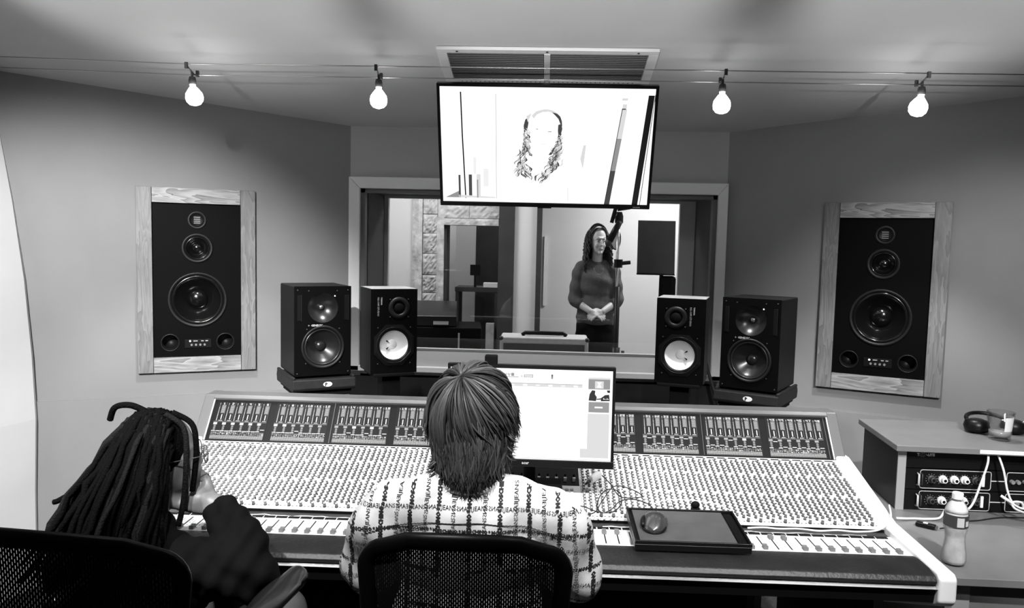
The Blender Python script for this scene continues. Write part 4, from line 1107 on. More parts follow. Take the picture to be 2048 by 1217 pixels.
# ------------------------------------------------------------------ figures: overlapping volumes fused into one skin
class Blob:
    def __init__(s): s.mb = MB()
    def e(s, c, r, rot=None, su=20, sv=14): s.mb.ball(c, r, None, 0, su, sv, rot); return s
    def c(s, p0, p1, r0, r1, seg=14): s.mb.cap(p0, p1, r0, r1, None, 0, seg); return s
    def chain(s, pts, rs, seg=12):
        for i in range(len(pts)-1): s.c(pts[i], pts[i+1], rs[i], rs[i+1], seg)
        return s
    def build(s, name, m, parent, origin, voxel=.008, smooth=6, factor=.5, disp=None, mesh_only=False):
        me = s.mb.mesh(name, m); ob = bpy.data.objects.new('tmp', me); COL.objects.link(ob)
        r = ob.modifiers.new('r', 'REMESH'); r.mode = 'VOXEL'; r.voxel_size = voxel
        k = ob.modifiers.new('s', 'SMOOTH'); k.iterations = smooth; k.factor = factor
        dg = bpy.context.evaluated_depsgraph_get()
        out = bpy.data.meshes.new_from_object(ob.evaluated_get(dg))
        bpy.data.objects.remove(ob); bpy.data.meshes.remove(me)
        out.name = name
        if disp:
            nv = [v.normal.copy() for v in out.vertices]
            for v, n in zip(out.vertices, nv): v.co += n*disp(v.co)
        bv = None
        if mesh_only: bv = BVHTree.FromPolygons([v.co.copy() for v in out.vertices], [tuple(p.vertices) for p in out.polygons])
        out.transform(T(-origin[0], -origin[1], -origin[2]))
        out.polygons.foreach_set('use_smooth', [True]*len(out.polygons))
        out.materials.clear()
        for q in (m if isinstance(m, (list, tuple)) else [m]): out.materials.append(q)
        o = bpy.data.objects.new(name, out); COL.objects.link(o); o.parent = parent
        return (o, bv) if mesh_only else o
def hand(B, wrist, dirv, palmn, side, curl=.5, ln=.085, spread=.2, thumb=True, sc_=1.0):
    """palm with four unequal curled fingers and a thumb leaving the side of the palm"""
    w_ = Vector(wrist); d = Vector(dirv).normalized(); n = Vector(palmn); n = (n-d*n.dot(d)).normalized(); s_ = d.cross(n).normalized()*side
    B.c(w_, w_+d*.03*sc_, .022*sc_, .024*sc_)
    for q in (-.026, -.009, .009, .025): B.c(w_+d*.025*sc_+s_*q*.7*sc_, w_+d*.082*sc_+s_*q*sc_, .015*sc_, .0115*sc_, 10)
    for k, (q, L_) in enumerate(((-.028,.060),(-.0095,.074),(.0095,.080),(.028,.070))):
        p = w_+d*.084*sc_+s_*q*sc_; dd = (d+s_*spread*(q/.05)).normalized(); pts = [p]
        for j, fr in enumerate((.45,.32,.23)):
            a = curl*(.55+.5*j)
            v = (dd*math.cos(a)+n*math.sin(a)).normalized()
            pts.append(pts[-1]+v*L_*fr*sc_)
        B.chain(pts, [.0098*sc_,.009*sc_,.0082*sc_,.0072*sc_], 9)
    if thumb:
        p = w_+d*.030*sc_+s_*.026*sc_
        p1 = p+(d*.55+s_*.75+n*.25).normalized()*.038*sc_; p2 = p1+(d*.85+s_*.25+n*.35).normalized()*.030*sc_; p3 = p2+(d*.95+n*.3).normalized()*.022*sc_
        B.chain([p,p1,p2,p3], [.014*sc_,.0115*sc_,.0100*sc_,.008*sc_], 9)
M_SKINL = mat('skin_light', .48, .5, var=.06, vscale=12)
M_SKIND = mat('skin_brown', .16, .45, var=.1, vscale=12)
M_SHIRT = mat('shirt_white', .62, .8, var=.05, vscale=9, bump=.25, bscale=14)
M_DENIM = mat('dark_trousers', .05, .8)
M_SHOE = mat('shoe_black', .01, .5)
H1 = mat('hair_a', .045, .45, spec=.3); H2 = mat('hair_b', .062, .45, spec=.3); H3 = mat('hair_c', .018, .5, spec=.2); H4 = mat('hair_d', .085, .42, spec=.35)

# ---- the man in the printed shirt
MO = (-.10, 1.72, 0)
man = thing('person', 'person with short layered mid-grey hair in a printed white shirt, seen from behind', 'person', MO)
B = Blob(); X = -.10
B.e((X,1.745,1.255),(.074,.092,.112)); B.e((X,1.80,1.215),(.058,.062,.075)); B.c((X,1.70,1.05),(X,1.74,1.20),.062,.055)
B.e((X,1.842,1.235),(.012,.018,.020)); B.e((X,1.835,1.165),(.03,.02,.02))
for s_ in (-1, 1): B.e((X+s_*.076,1.745,1.235),(.010,.018,.030))
B.e((X,1.72,.95),(.16,.10,.18)); B.e((X,1.73,.72),(.15,.10,.20)); B.e((X,1.74,.55),(.16,.12,.10))
for s_ in (-1, 1):
    B.c((X+s_*.05,1.71,1.06),(X+s_*.18,1.715,1.03),.05,.055)
    B.chain([(X+s_*.19,1.72,1.02),(X+s_*.245,1.80,.86),(X+s_*.20,1.98,.835),(X+s_*.14,2.09,.828)], [.05,.042,.036,.026])
    hand(B, (X+s_*.135,2.10,.828), (-.25*s_,1,.0), (0,0,-1), -s_, .35)
    B.chain([(X+s_*.09,1.76,.53),(X+s_*.14,2.15,.55),(X+s_*.14,2.22,.10)], [.075,.055,.04])
    B.c((X+s_*.14,2.21,.05),(X+s_*.14,2.36,.04),.04,.032)
B.build('body', M_SKINL, man, MO, .008, 4)
B = Blob()
B.e((X,1.735,.97),(.185,.115,.17)); B.e((X,1.715,1.045),(.185,.088,.085)); B.e((X,1.73,.80),(.178,.118,.20)); B.e((X,1.735,.62),(.180,.125,.14))
B.c((X-.045,1.705,1.115),(X+.045,1.705,1.115),.045,.045)
for s_ in (-1, 1):
    B.c((X+s_*.03,1.705,1.105),(X+s_*.185,1.715,1.043),.050,.066)
    B.chain([(X+s_*.195,1.72,1.025),(X+s_*.238,1.775,.90),(X+s_*.243,1.85,.865),(X+s_*.225,1.935,.855)], [.074,.076,.073,.066])
def folds(p):
    f = .0045*math.sin(38*p.z+22*p.x+9*p.y)*(1 if abs(p.x-X) > .16 else .35)+.003*math.sin(61*p.x-33*p.z)
    return f
shirt, SB = B.build('shirt', M_SHIRT, man, MO, .008, 8, disp=folds, mesh_only=True)
mb = MB(); mb.tube([(.066*math.cos(R(a)), -.008+.060*math.sin(R(a)), 1.128+.012*math.sin(R(a))) for a in range(0,360,15)], .009, 8, closed=True); mb.build('collar', M_SHIRT, shirt, smooth=True)
M_INK = mat('shirt_ink', .006, .8)
ink = MB()
def to_shirt(x, z, off=.0014):
    h = SB.ray_cast(Vector((x, 1.0, z)), Vector((0, 1, 0)))
    if h[0] is None: return None
    p = h[0]+h[1]*off
    return (p.x-MO[0], p.y-MO[1], p.z)
def print_text(s, x, z, size, rot=0.0, mirror=False, bold=.0):
    vs, fs, wd = text_raw(s, bold); c, sn = math.cos(rot), math.sin(rot)
    pts = []
    for v in vs:
        a, b = v[0]*size, v[1]*size
        if mirror: a = wd*size-a
        pts.append(to_shirt(x+a*c-b*sn, z+a*sn+b*c))
    k = len(ink.v); ok = [p is not None for p in pts]
    ink.v += [p if p else (0,0,0) for p in pts]
    for f in fs:
        if all(ok[i] for i in f):
            ys = [pts[i][1] for i in f]
            if max(ys)-min(ys) < .03: ink.f.append(tuple(i+k for i in f)); ink.m.append(0)
    return wd*size
def row(z, size, x0, x1, words, bold, bend=0.0):
    x = x0; k = 0
    while x < x1:
        s, mir = words[k % len(words)]; k += 1
        dz = -bend*((x-X)/.2)**2
        x += print_text(s, x, z+dz, size, -bend*2*(x-X)/.04, mir, bold)+size*.12
def column(x, size, z0, z1, words, bold, lean=0.0):
    z = z0; k = 0
    while z < z1:
        s, mir = words[k % len(words)]; k += 1
        z += print_text(s, x+lean*(z-.95), z, size, R(90), mir, bold)+size*.12
JE = (('JEANS', False), ('JEANS', True)); MOS = (('MOSCHINO', False), ('*', False))
for z in (1.078, .992, .905, .82, .735): row(z, .0125, X-.33, X+.33, JE, .0, .010)
for z in (1.031, .945, .86, .775): row(z, .0105, X-.33, X+.33, MOS, .05, .010)
for k in range(-5, 6):
    x = X+.005+k*.0672
    column(x+.005, .0125, .62, 1.14, MOS, .07, -.12*k/5 if abs(k) > 1 else 0)
    column(x+.0386, .0125, .62, 1.14, JE, .0, -.12*k/5 if abs(k) > 1 else 0)
# yoke seam
for k in range(60):
    x = X-.235+k*.0079; z = 1.052-.030*((x-X)/.2)**2; q = [to_shirt(x, z-.0011), to_shirt(x+.0079, z-.0011-.0), to_shirt(x+.0079, z+.0011), to_shirt(x, z+.0011)]
    if all(q) and max(p[1] for p in q)-min(p[1] for p in q) < .03: ink.add(q, [(0,1,2,3)])
o = ink.build('lettering', M_INK, shirt); o['kind'] = 'stuff'
# trousers and shoes
B = Blob(); B.e((X,1.745,.54),(.172,.13,.10))
for s_ in (-1, 1): B.chain([(X+s_*.09,1.76,.53),(X+s_*.14,2.15,.55),(X+s_*.14,2.22,.12)], [.088,.068,.055])
B.build('trousers', M_DENIM, man, MO, .012, 4)
for s_ in (-1, 1):
    B = Blob(); B.c((X+s_*.14,2.20,.052),(X+s_*.14,2.37,.044),.052,.042); B.build('shoe', M_SHOE, man, MO, .012, 3)
# hair: cap plus layered strands swept from the crown
hb = MB(); HC = Vector((X,1.745,1.258)); HR = Vector((.093,.104,.116))
hb.ball(HC-Vector(MO), (HR.x*.97,HR.y*.97,HR.z*.98), None, 2, 28, 18)
hb.ball((0,-.018,1.170),(.058,.056,.075), None, 2, 24, 14)
crown = Vector((-.25,-.42,.87)).normalized()
u_ = crown.orthogonal().normalized(); v_ = crown.cross(u_)
random.seed(21)
def surf(dv, lift): return Vector((HC.x+dv.x*(HR.x+lift), HC.y+dv.y*(HR.y+lift), HC.z+dv.z*(HR.z+lift)))
clumps = [random.uniform(0, 2*math.pi) for _ in range(34)]
for k in range(1150):
    ci = random.randrange(len(clumps)); cl = clumps[ci]; ph = cl+random.gauss(0,.06); th0 = abs(random.gauss(0,.35))+.02
    dirv = u_*math.cos(ph)+v_*math.sin(ph)
    back = dirv.dot(Vector((0,-1,-.3)))
    th1 = random.uniform(1.35, 1.85)+(.25 if back > .3 else 0)
    tw = random.gauss(.22,.10)
    lay = random.random(); lift = .001+.014*lay*lay; n = 9; pts = []
    th1 -= .35*lay*lay*random.random()
    for j in range(n):
        t = j/(n-1); th = th0+(th1-th0)*t; p2 = ph+tw*t*t
        dd = (crown*math.cos(th)+(u_*math.cos(p2)+v_*math.sin(p2))*math.sin(th))
        p = surf(dd, lift*math.sin(math.pi*min(1,t*.8+.1))+.004*t)
        if t > .72: p += Vector((dd.x*.010,dd.y*.008,-.010))*((t-.72)/.28)**2*random.uniform(.4,1.6)
        pts.append(p-Vector(MO))
    if pts[-1].y > .07 and pts[-1].z < 1.27: continue
    r0 = random.uniform(.0016,.0036)
    hb.tube(pts, [r0*.7]+[r0]*5+[r0*.8,r0*.5,r0*.08], 4, None, (0,1,2,0,1,3,2,1,0)[ci % 9] if random.random() < .62 else random.choices((0,1,2,3),(4,4,2,1))[0])
# lower layers falling to the collar
def hair_rad(z):
    if z > 1.215: return 1.0
    return .70+.30*max(0, (z-1.12)/.095)**.8
for k in range(900):
    a = random.gauss(0, .75)
    if abs(a) > 1.7: continue
    lay = random.random(); zs = 1.27-.075*lay+random.uniform(-.012,.012); ze = zs-random.uniform(.085,.135)
    ze = max(ze, 1.098+.018*abs(a)+random.uniform(0,.034)); fl = random.uniform(-.002,.022)*(1 if lay > .5 else .6); sw = random.choice((-.22,-.05,.12,.30))+random.gauss(0,.09); pts = []
    for j in range(8):
        t = j/7; z = zs+(ze-zs)*t; aa = a+sw*t*t
        f = hair_rad(z)*(.86+.14*min(1,t*3.2))*(1.0+.05*(1-lay)*math.sin(math.pi*t))+fl*t**3/.09
        fy = f**.28; pts.append(Vector((.092*f*math.sin(aa)+random.gauss(0,.0005), .020-.108*fy*math.cos(aa), z)))
    r0 = random.uniform(.0018,.0034)
    hb.tube(pts, [r0*.2,r0*.8,r0,r0,r0,r0*.85,r0*.5,r0*.06], 4, None, random.choices((0,1,2,3),(4,3,3,.6))[0])
for (sx, sz) in ((.088,1.215),(.086,1.19),(.09,1.235),(-.082,1.17),(-.086,1.15)):
    for k in range(9):
        s_ = 1 if sx > 0 else -1
        p = Vector((sx*.9, -.02+random.gauss(0,.012), sz+random.gauss(0,.006)))
        hb.tube([p, p+Vector((s_*.012,0,-.012)), p+Vector((s_*random.uniform(.02,.03),0,-.016+random.gauss(0,.004)))], [.003,.002,.0002], 4, None, random.choice((0,1,2)))
hb.build('hair', [H1,H2,H3,H4], man, smooth=True)

# ---- the person with locs on the left
LO = (-.95, 1.80, 0)
lp = thing('person', 'person with long dark locs and round glasses resting chin on hand', 'person', LO)
M_HOOD = mat('hoodie_black', .004, .85, spec=.05, var=.2, vscale=10, bump=.2, bscale=20)
HD = Vector((-.945,1.955,1.085)); fd = Vector((.80,.60,-.05)).normalized(); sd_ = Vector((fd.y,-fd.x,0)).normalized()
RH = Matrix.Rotation(math.atan2(-fd.x, fd.y), 3, 'Z')
def hp(f, s, z): return HD+fd*f+sd_*s+Vector((0,0,z))
B = Blob()
B.e(HD,(.073,.092,.112),RH); B.e(hp(.045,0,-.045),(.056,.058,.070),RH); B.e(hp(.088,0,-.012),(.013,.020,.022),RH); B.e(hp(.10,0,-.026),(.014,.013,.011),RH)
B.e(hp(.082,0,-.062),(.024,.017,.016),RH); B.e(hp(.068,0,-.100),(.024,.020,.017),RH); B.e(hp(.07,0,.02),(.05,.022,.012),RH)
for q in (-1, 1): B.e(hp(-.005,.074*q,-.01),(.010,.018,.030),RH)
B.c(hp(-.02,0,-.09),(-.955,1.86,.90),.052,.062)
B.e((-.95,1.83,.70),(.14,.09,.16)); B.e((-.95,1.78,.55),(.15,.12,.10))
EL = Vector((-.668,1.87,.805)); WR = Vector((-.800,1.985,.945))
B.chain([(-.82,1.84,.84),EL,WR],[.048,.042,.030])
B.chain([(-1.08,1.84,.83),(-1.15,1.88,.68),(-1.05,2.02,.62)],[.048,.040,.030])
hand(B, WR, (hp(.06,.02,-.115)-WR), (-.3,-.5,.6), 1, 1.1, sc_=1.12); B.e(WR+(hp(.06,.02,-.115)-WR)*.6,(.036,.034,.034))
hand(B, (-1.05,2.02,.62), (.6,.6,0), (0,0,-1), 1, .5)
B.chain([(-1.02,1.78,.53),(-.95,2.14,.57),(-.97,2.2,.1)],[.075,.055,.04]); B.chain([(-.88,1.78,.53),(-.665,2.10,.60),(-.62,2.25,.16)],[.075,.055,.04])
B.c((-.97,2.2,.05),(-.95,2.34,.04),.04,.03); B.c((-.62,2.25,.10),(-.58,2.38,.08),.04,.03)
B.build('body', M_SKIND, lp, LO, .007, 4)
B = Blob()
B.e((-.95,1.84,.76),(.180,.115,.12)); B.e((-.95,1.80,.64),(.18,.125,.18)); B.e((-.95,1.74,.52),(.175,.13,.10))
B.c((-.92,1.88,.88),(-.82,1.84,.85),.045,.066); B.c((-.98,1.88,.88),(-1.08,1.85,.84),.045,.066)
B.chain([(-.815,1.84,.845),(-.74,1.845,.825),EL,(-.70,1.895,.865),WR-(WR-EL).normalized()*.02],[.070,.074,.070,.066,.043])
B.chain([(-1.08,1.84,.84),(-1.15,1.88,.68),(-1.08,1.99,.63)],[.066,.062,.05])
B.c((-.95,1.86,.90),(-.94,1.90,.90),.07,.065)
def folds2(p): return (.006*math.sin(70*p.z+48*p.x+20*p.y)+.003*math.sin(120*p.x-60*p.z))*max(0,min(1,(p.x+.88)/.08))+.003*math.sin(40*p.x+25*p.z)
B.build('hoodie', M_HOOD, lp, LO, .008, 6, disp=folds2)
B = Blob(); B.e((-.95,1.76,.53),(.172,.13,.09)); B.chain([(-1.02,1.78,.53),(-.95,2.14,.57),(-.97,2.2,.12)],[.085,.068,.055]); B.chain([(-.88,1.78,.53),(-.665,2.10,.60),(-.62,2.24,.18)],[.088,.070,.055])
B.build('trousers', mat('grey_trousers', .12, .8, var=.1), lp, LO, .012, 4)
for a, b in (((-.97,2.19,.052),(-.95,2.35,.044)),((-.62,2.24,.11),(-.575,2.39,.09))):
    B = Blob(); B.c(a,b,.052,.042); B.build('shoe', M_SHOE, lp, LO, .012, 3)
# locs
hb = MB(); M_LOC = mat('locs', .002, .8, spec=.03, bump=.6, bscale=220); M_LOC2 = mat('locs_light', .005, .7, spec=.06, bump=.6, bscale=220)
hb.ball(HD-Vector(LO)+Vector((0,0,.012))-fd*.012, (.080,.094,.108), None, 0, 24, 16, RH)
random.seed(33)
hb.ball((-.03,.10,1.01),(.085,.07,.13), None, 0, 20, 14); hb.ball((-.06,.06,.93),(.10,.05,.09), None, 0, 20, 14)
for k in range(520):
    a = random.uniform(-math.pi, math.pi); el = random.uniform(.05, 1.45)
    dv = fd*math.cos(a)*math.cos(el)+sd_*math.sin(a)*math.cos(el)+Vector((0,0,math.sin(el)))
    if dv.dot(fd) > .30 and el < .95: continue
    p = HD+Vector((dv.x*.080,dv.y*.088,dv.z*.108))+Vector((0,0,.008))
    out = Vector((dv.x,dv.y,0)); 
    if out.length < .15: out = Vector((random.uniform(-1,1),random.uniform(-1,.3),0))
    out.normalize()
    if out.dot(fd) > .2: out = (out-fd*out.dot(fd)*1.4).normalized()
    lf = max(0,min(1,(-.90-p.x)/.10)); lean = Vector((-.02-.085*lf*random.random(), random.uniform(-.16,-.02),0))
    L_ = random.uniform(.22,.34); rr = random.uniform(.0055,.0085); pts = []
    o1 = random.uniform(.02,.045)
    for j in range(10):
        t = j/9; s_ = math.sin(min(1,t*1.6)*math.pi/2)
        q = p+out*(o1*s_+.035*t*t*random.uniform(.9,1.1))+lean*t*random.uniform(.9,1.1)+Vector((0,0,.022*math.sin(min(1,t*3)*math.pi)-L_*t**1.25*1.0))
        pts.append(q-Vector(LO)+Vector((random.gauss(0,.0018),random.gauss(0,.0018),0)))
    hb.tube(pts, [rr*(1+.12*math.sin(j*2.1+k)) for j in range(9)]+[rr*.5], 7, None, 1 if random.random() < .25 else 0)
# a few loose locs over the crown and along the cheek
hb.tube([Vector(q)-Vector(LO) for q in spline([(-1.06,1.93,1.18),(-1.04,1.92,1.215),(-1.0,1.92,1.222),(-.965,1.93,1.205)],6)], .008, 8, None, 0)
hb.tube([Vector(q)-Vector(LO) for q in spline([hp(.03,.02,.115),hp(.075,.035,.085),hp(.083,.05,.03),hp(.078,.058,-.03),hp(.07,.06,-.09)],6)], .0075, 8, None, 0)
hb.tube([Vector(q)-Vector(LO) for q in spline([hp(.01,.04,.115),hp(.05,.062,.08),hp(.052,.078,.0),hp(.045,.08,-.10),hp(.03,.085,-.17)],6)], .0075, 8, None, 1)
hb.tube([Vector(q)-Vector(LO) for q in spline([(-1.10,1.90,1.05),(-1.14,1.90,1.0),(-1.18,1.90,.972),(-1.198,1.90,.965)],5)], [.007]*15+[.003], 8, None, 0)
hb.build('locs', [M_LOC, M_LOC2], lp, smooth=True)
gl = thing('eyeglasses', 'round thin-rimmed glasses on the person with locs', 'glasses', tuple(hp(.098,0,0)), (0,0,math.atan2(-fd.x,fd.y)))
for s_ in (-1, 1):
    nm = 'rim'
    mb = MB(); mb.tube([(s_*.034+.025*math.cos(R(a)), .012, .0+.023*math.sin(R(a))) for a in range(0,360,15)], .0015, 6, closed=True); mb.build('rim', M_DKGREY, gl, smooth=True)
    mb = MB(); mb.lathe([(.0245,0),(.0245,.001)], 20, T(s_*.034,.0125,0)@FRONT@Matrix.Diagonal((1,.92,1,1))); mb.build('lens', MG, gl)
    mb = MB(); mb.tube([(s_*.058,.010,.004),(s_*.074,-.02,.004),(s_*.080,-.095,.0)], .0013, 6); mb.build('temple', M_DKGREY, gl)
mb = MB(); mb.tube([(-.010,.013,.004),(0,.016,.007),(.010,.013,.004)], .0012, 6); mb.build('bridge', M_STEEL, gl)

# ------------------------------------------------------------------ mesh-backed chairs
M_CHF = mat('chair_frame', .003, .35, var=.1, spec=.12)
def chair(label, loc, rz, top, half_w, z_low, lean, net, arm_h=.66, arm_dx=.29, ay=.10):
    t = thing('office_chair', label, 'chair', loc, (0,0,rz), 'mesh office chairs')
    MLn = T(0,0,.5) @ Matrix.Rotation(R(-lean),4,'X') @ T(0,0,-.5)     # lean the back towards the sitter's rear
    pts = []
    def corner(cx, cz, r, a0, a1, n=7):
        for k in range(n): a = R(a0+(a1-a0)*k/(n-1)); pts.append((cx+r*math.cos(a), cz+r*math.sin(a)))
    hb_ = half_w*.86; r = .065
    corner(half_w-r, top-.022-r, r, 0, 80); 
    for k in range(1, 8): x = (half_w-r)*(1-2*k/8); pts.append((x, top-.018*(abs(x)/half_w)**2-.0))
    corner(-half_w+r, top-.022-r, r, 100, 180); corner(-hb_+r, z_low+r, r, 180, 270); corner(hb_-r, z_low+r, r, 270, 360)
    def curve_y(x, z): return -.0+.035*(x/half_w)**2
    loop = [Vector((x, curve_y(x, z), z)) for x, z in pts]
    # flat band frame: elliptical section about the loop
    n = len(loop); c0 = Vector((0,0,(top+z_low)/2)); fr = MB(); seg = 10; vs = []; fs = []
    for i in range(n):
        tg = (loop[(i+1)%n]-loop[i-1]).normalized(); nn = Vector((0,1,0)); inn = nn.cross(tg).normalized()
        if inn.dot(c0-loop[i]) < 0: inn = -inn
        for k in range(seg):
            a = 2*math.pi*k/seg; vs.append(loop[i]+inn*(.017+.019*math.cos(a))+nn*(.013*math.sin(a)))
    for i in range(n):
        j = (i+1)%n
        for k in range(seg): k2 = (k+1)%seg; fs.append((i*seg+k, i*seg+k2, j*seg+k2, j*seg+k))
    fr.add(vs, fs, MLn); fr.build('back_frame', M_CHF, t, smooth=True)
    # net panel
    nm = MB(); NX, NZ = 22, 22; vs = []; uv = []
    for j in range(NZ+1):
        v = j/NZ; z = z_low+.02+(top-.035-z_low-.02)*v
        ww = (hb_+(half_w-hb_)*v)-.018
        if v > .9: ww -= .03*((v-.9)/.1)**2
        if v < .1: ww -= .03*((.1-v)/.1)**2
        for i in range(NX+1):
            x = -ww+2*ww*i/NX; vs.append((x, curve_y(x, z)+.012*math.sin(v*math.pi), z)); uv.append((z, x))
    nm.add(vs, [(j*(NX+1)+i, j*(NX+1)+i+1, (j+1)*(NX+1)+i+1, (j+1)*(NX+1)+i) for j in range(NZ) for i in range(NX)], MLn)
    no = nm.build('back_mesh', net, t, smooth=True)
    ul = no.data.uv_layers.new(name='uv')
    for lp_ in no.data.loops: ul.data[lp_.index].uv = uv[lp_.vertex_index]
    mb = MB(); mb.tube([tuple(MLn @ Vector((0,-.05,z))) for z in (z_low+.02,(z_low+top)/2-.04)]+[tuple(MLn @ Vector((0,-.03,top-.18)))], [.02,.018,.012], 8); mb.tube([(0,-.05,z_low),(0,.05,.40)], .025, 8); mb.build('spine', M_CHF, t, smooth=True)
    mb = MB(); mb.prism([(-.03,(z_low+top)/2-.13),(-.045,(z_low+top)/2-.06),(-.03,(z_low+top)/2+.01),(-.018,(z_low+top)/2+.01),(-.018,(z_low+top)/2-.13)], -half_w*.6, half_w*.6, MLn); mb.build('lumbar_pad', M_BLACKM, t, bevel=.01)
    B = Blob(); B.mb.bb(-.24,.24,.06,.50,.365,.415); B.e((0,.48,.392),(.22,.05,.025)); B.build('seat', M_BLACKM, t, (0,0,0), .012, 6)
    for s_ in (-1, 1):
        mb = MB(); mb.tube([(s_*.22,ay+.08,.40),(s_*arm_dx,ay+.08,.42),(s_*arm_dx,ay+.10,arm_h-.03)], .018, 8); ar = mb.build('arm_post', M_CHF, t, smooth=True)
        B = Blob(); B.c((s_*arm_dx,ay,arm_h-.03),(s_*arm_dx,ay+.24,arm_h-.03),.028,.030); B.e((s_*arm_dx,ay+.12,arm_h-.022),(.042,.15,.018)); 
        ap = B.build('arm_pad', mat('arm_pad', .012, .25, spec=.6), t, (0,0,0), .008, 6)
    mb = MB(); mb.lathe([(.05,.08),(.03,.10),(.028,.40)], 14, T(0,.22,0)); mb.build('gas_lift', M_CHF, t, smooth=True)
    for k in range(5):
        a = R(90+72*k); mb = MB(); mb.tube([(0,.22,.10),(.16*math.cos(a),.22+.16*math.sin(a),.095),(.30*math.cos(a),.22+.30*math.sin(a),.07)], [.028,.022,.016], 8); lg = mb.build('base_leg', M_CHF, t, smooth=True)
        mb = MB(); mb.lathe([(.028,-.012),(.03,0),(.028,.012)], 14, T(.30*math.cos(a),.22+.30*math.sin(a),.03)@Matrix.Rotation(a+R(90),4,'Z')@Matrix.Rotation(R(90),4,'X')); mb.build('caster', M_BLACK, lg)
    return t
NET1 = netting('chair_net', .003, 4.6, 9.5, 4.0)
NET2 = netting('chair_net_coarse', .003, 6.0, 12.0, 5.2)
chair('black mesh-backed chair of the person in the printed shirt', (-.092, 1.50, 0), 0, 1.078, .220, .55, 0, NET1, .64, .285)
chair('black mesh-backed chair in the near left corner', (-.835, 1.33, 0), R(-6), 1.118, .262, .56, 0, NET2, .845, .235, .31)

# ------------------------------------------------------------------ recording booth behind the glass
FZ = .12
M_BW = mat('booth_wall', .62, .9, var=.04, vscale=2)
M_BD = mat('booth_dark', .03, .7, var=.2, vscale=8)
M_STONE = mat('booth_stone', .50, .95, var=.30, vscale=16, bump=.8, bscale=30)
mb = MB(); mb.bb(-2.6,2.6,4.4,8.2,-.06,FZ); struct('floor_booth', mb, mat('booth_floor', .12, .6))
mb = MB(); mb.bb(-2.6,2.6,4.25,8.2,2.7,2.8); struct('ceiling_booth', mb, M_BW)
mb = MB(); mb.bb(-.02,2.6,6.9,7.0,FZ,2.7); struct('wall_booth_back', mb, M_BW)
mb = MB(); mb.bb(2.5,2.6,4.78,8.2,FZ,2.7); struct('wall_booth_right', mb, M_BW)
mb = MB(); mb.bb(-2.6,-2.5,4.78,8.2,FZ,2.7); struct('wall_booth_left', mb, M_BW)
mb = MB(); mb.bb(-2.6,-.02,8.1,8.2,FZ,2.7); struct('wall_booth_far', mb, M_BW)
# booth side of the window wall
mb = MB(); mb.bb(-2.6,-.95,4.72,4.80,FZ,2.7); mb.bb(.955,2.6,4.72,4.80,FZ,2.7); mb.bb(-.95,.955,4.72,4.80,1.95,2.7); mb.bb(-.95,.955,4.72,4.80,FZ,.93); struct('wall_booth_front', mb, M_BW)
# white pier, dark door edge, dark tall panel
mb = MB(); mb.bb(-.215,-.03,6.5,6.9,FZ,2.7); struct('trim_4', mb, mat('pier_white', .72, .8))
mb = MB(); mb.bb(-.03,.012,6.48,6.9,FZ,2.7); struct('trim_5', mb, M_BD)
mb = MB(); mb.bb(-.345,-.217,6.45,6.6,FZ,2.7); struct('trim_6', mb, M_BD)
# pale side wall and plaster chimney breast with an opening
mb = MB(); mb.bb(-1.35,-1.075,6.55,6.7,FZ,2.7); struct('wall_booth_pale', mb, mat('pale_plaster', .72, .9))
ch = bpy.data.objects.new('wall_chimney', None); COL.objects.link(ch); ch['kind'] = 'structure'; ch['label'] = 'rough pale stone chimney breast with a framed opening'
random.seed(14)
def rough_slab(name, x0, x1, y0, y1, z0, z1, m=M_STONE, amp=.012, nx=10, nz=10):
    mb = MB(); vs = []
    for j in range(nz+1):
        for i in range(nx+1):
            e = 0 if i in (0,nx) or j in (0,nz) else 1
            vs.append((x0+(x1-x0)*i/nx, y0-random.uniform(0,amp)*e, z0+(z1-z0)*j/nz))
    mb.add(vs, [(j*(nx+1)+i, j*(nx+1)+i+1, (j+1)*(nx+1)+i+1, (j+1)*(nx+1)+i) for j in range(nz) for i in range(nx)])
    mb.add([(x0,y0,z0),(x1,y0,z0),(x1,y1,z0),(x0,y1,z0),(x0,y0,z1),(x1,y0,z1),(x1,y1,z1),(x0,y1,z1)], [(0,3,2,1),(4,5,6,7),(1,2,6,5),(3,0,4,7),(2,3,7,6)])
    return mb.build(name, m, ch)
rough_slab('corner_strip', -1.075,-.99,6.48,6.7,FZ,2.7, nx=3, nz=24, amp=.02)
# stone blocks in courses left of the opening
z = .9
for k, h in enumerate((.16,.17,.15,.18,.17,.16,.20)):
    rough_slab('stone_block', -.985,-.865,6.5,6.7,z,z+h-.006, nx=8, nz=8, amp=.016); z += h
rough_slab('stone_block', -.985,-.865,6.5,6.7,FZ,.894)
rough_slab('stone_lintel', -.862,-.60,6.5,6.7,1.86,2.09); rough_slab('stone_lintel', -.597,-.348,6.5,6.7,1.86,2.09)
rough_slab('stone_block', -.985,-.348,6.5,6.7,2.10,2.7)
rough_slab('frame_upright', -.862,-.805,6.46,6.7,FZ,1.86, amp=.006, nx=3, nz=20); rough_slab('frame_head', -.805,-.348,6.46,6.7,1.80,1.855, amp=.006, nx=20, nz=3)
mb = MB(); mb.bb(-.806,-.785,6.5,6.72,FZ,1.80); mb.build('reveal', M_BD, ch)
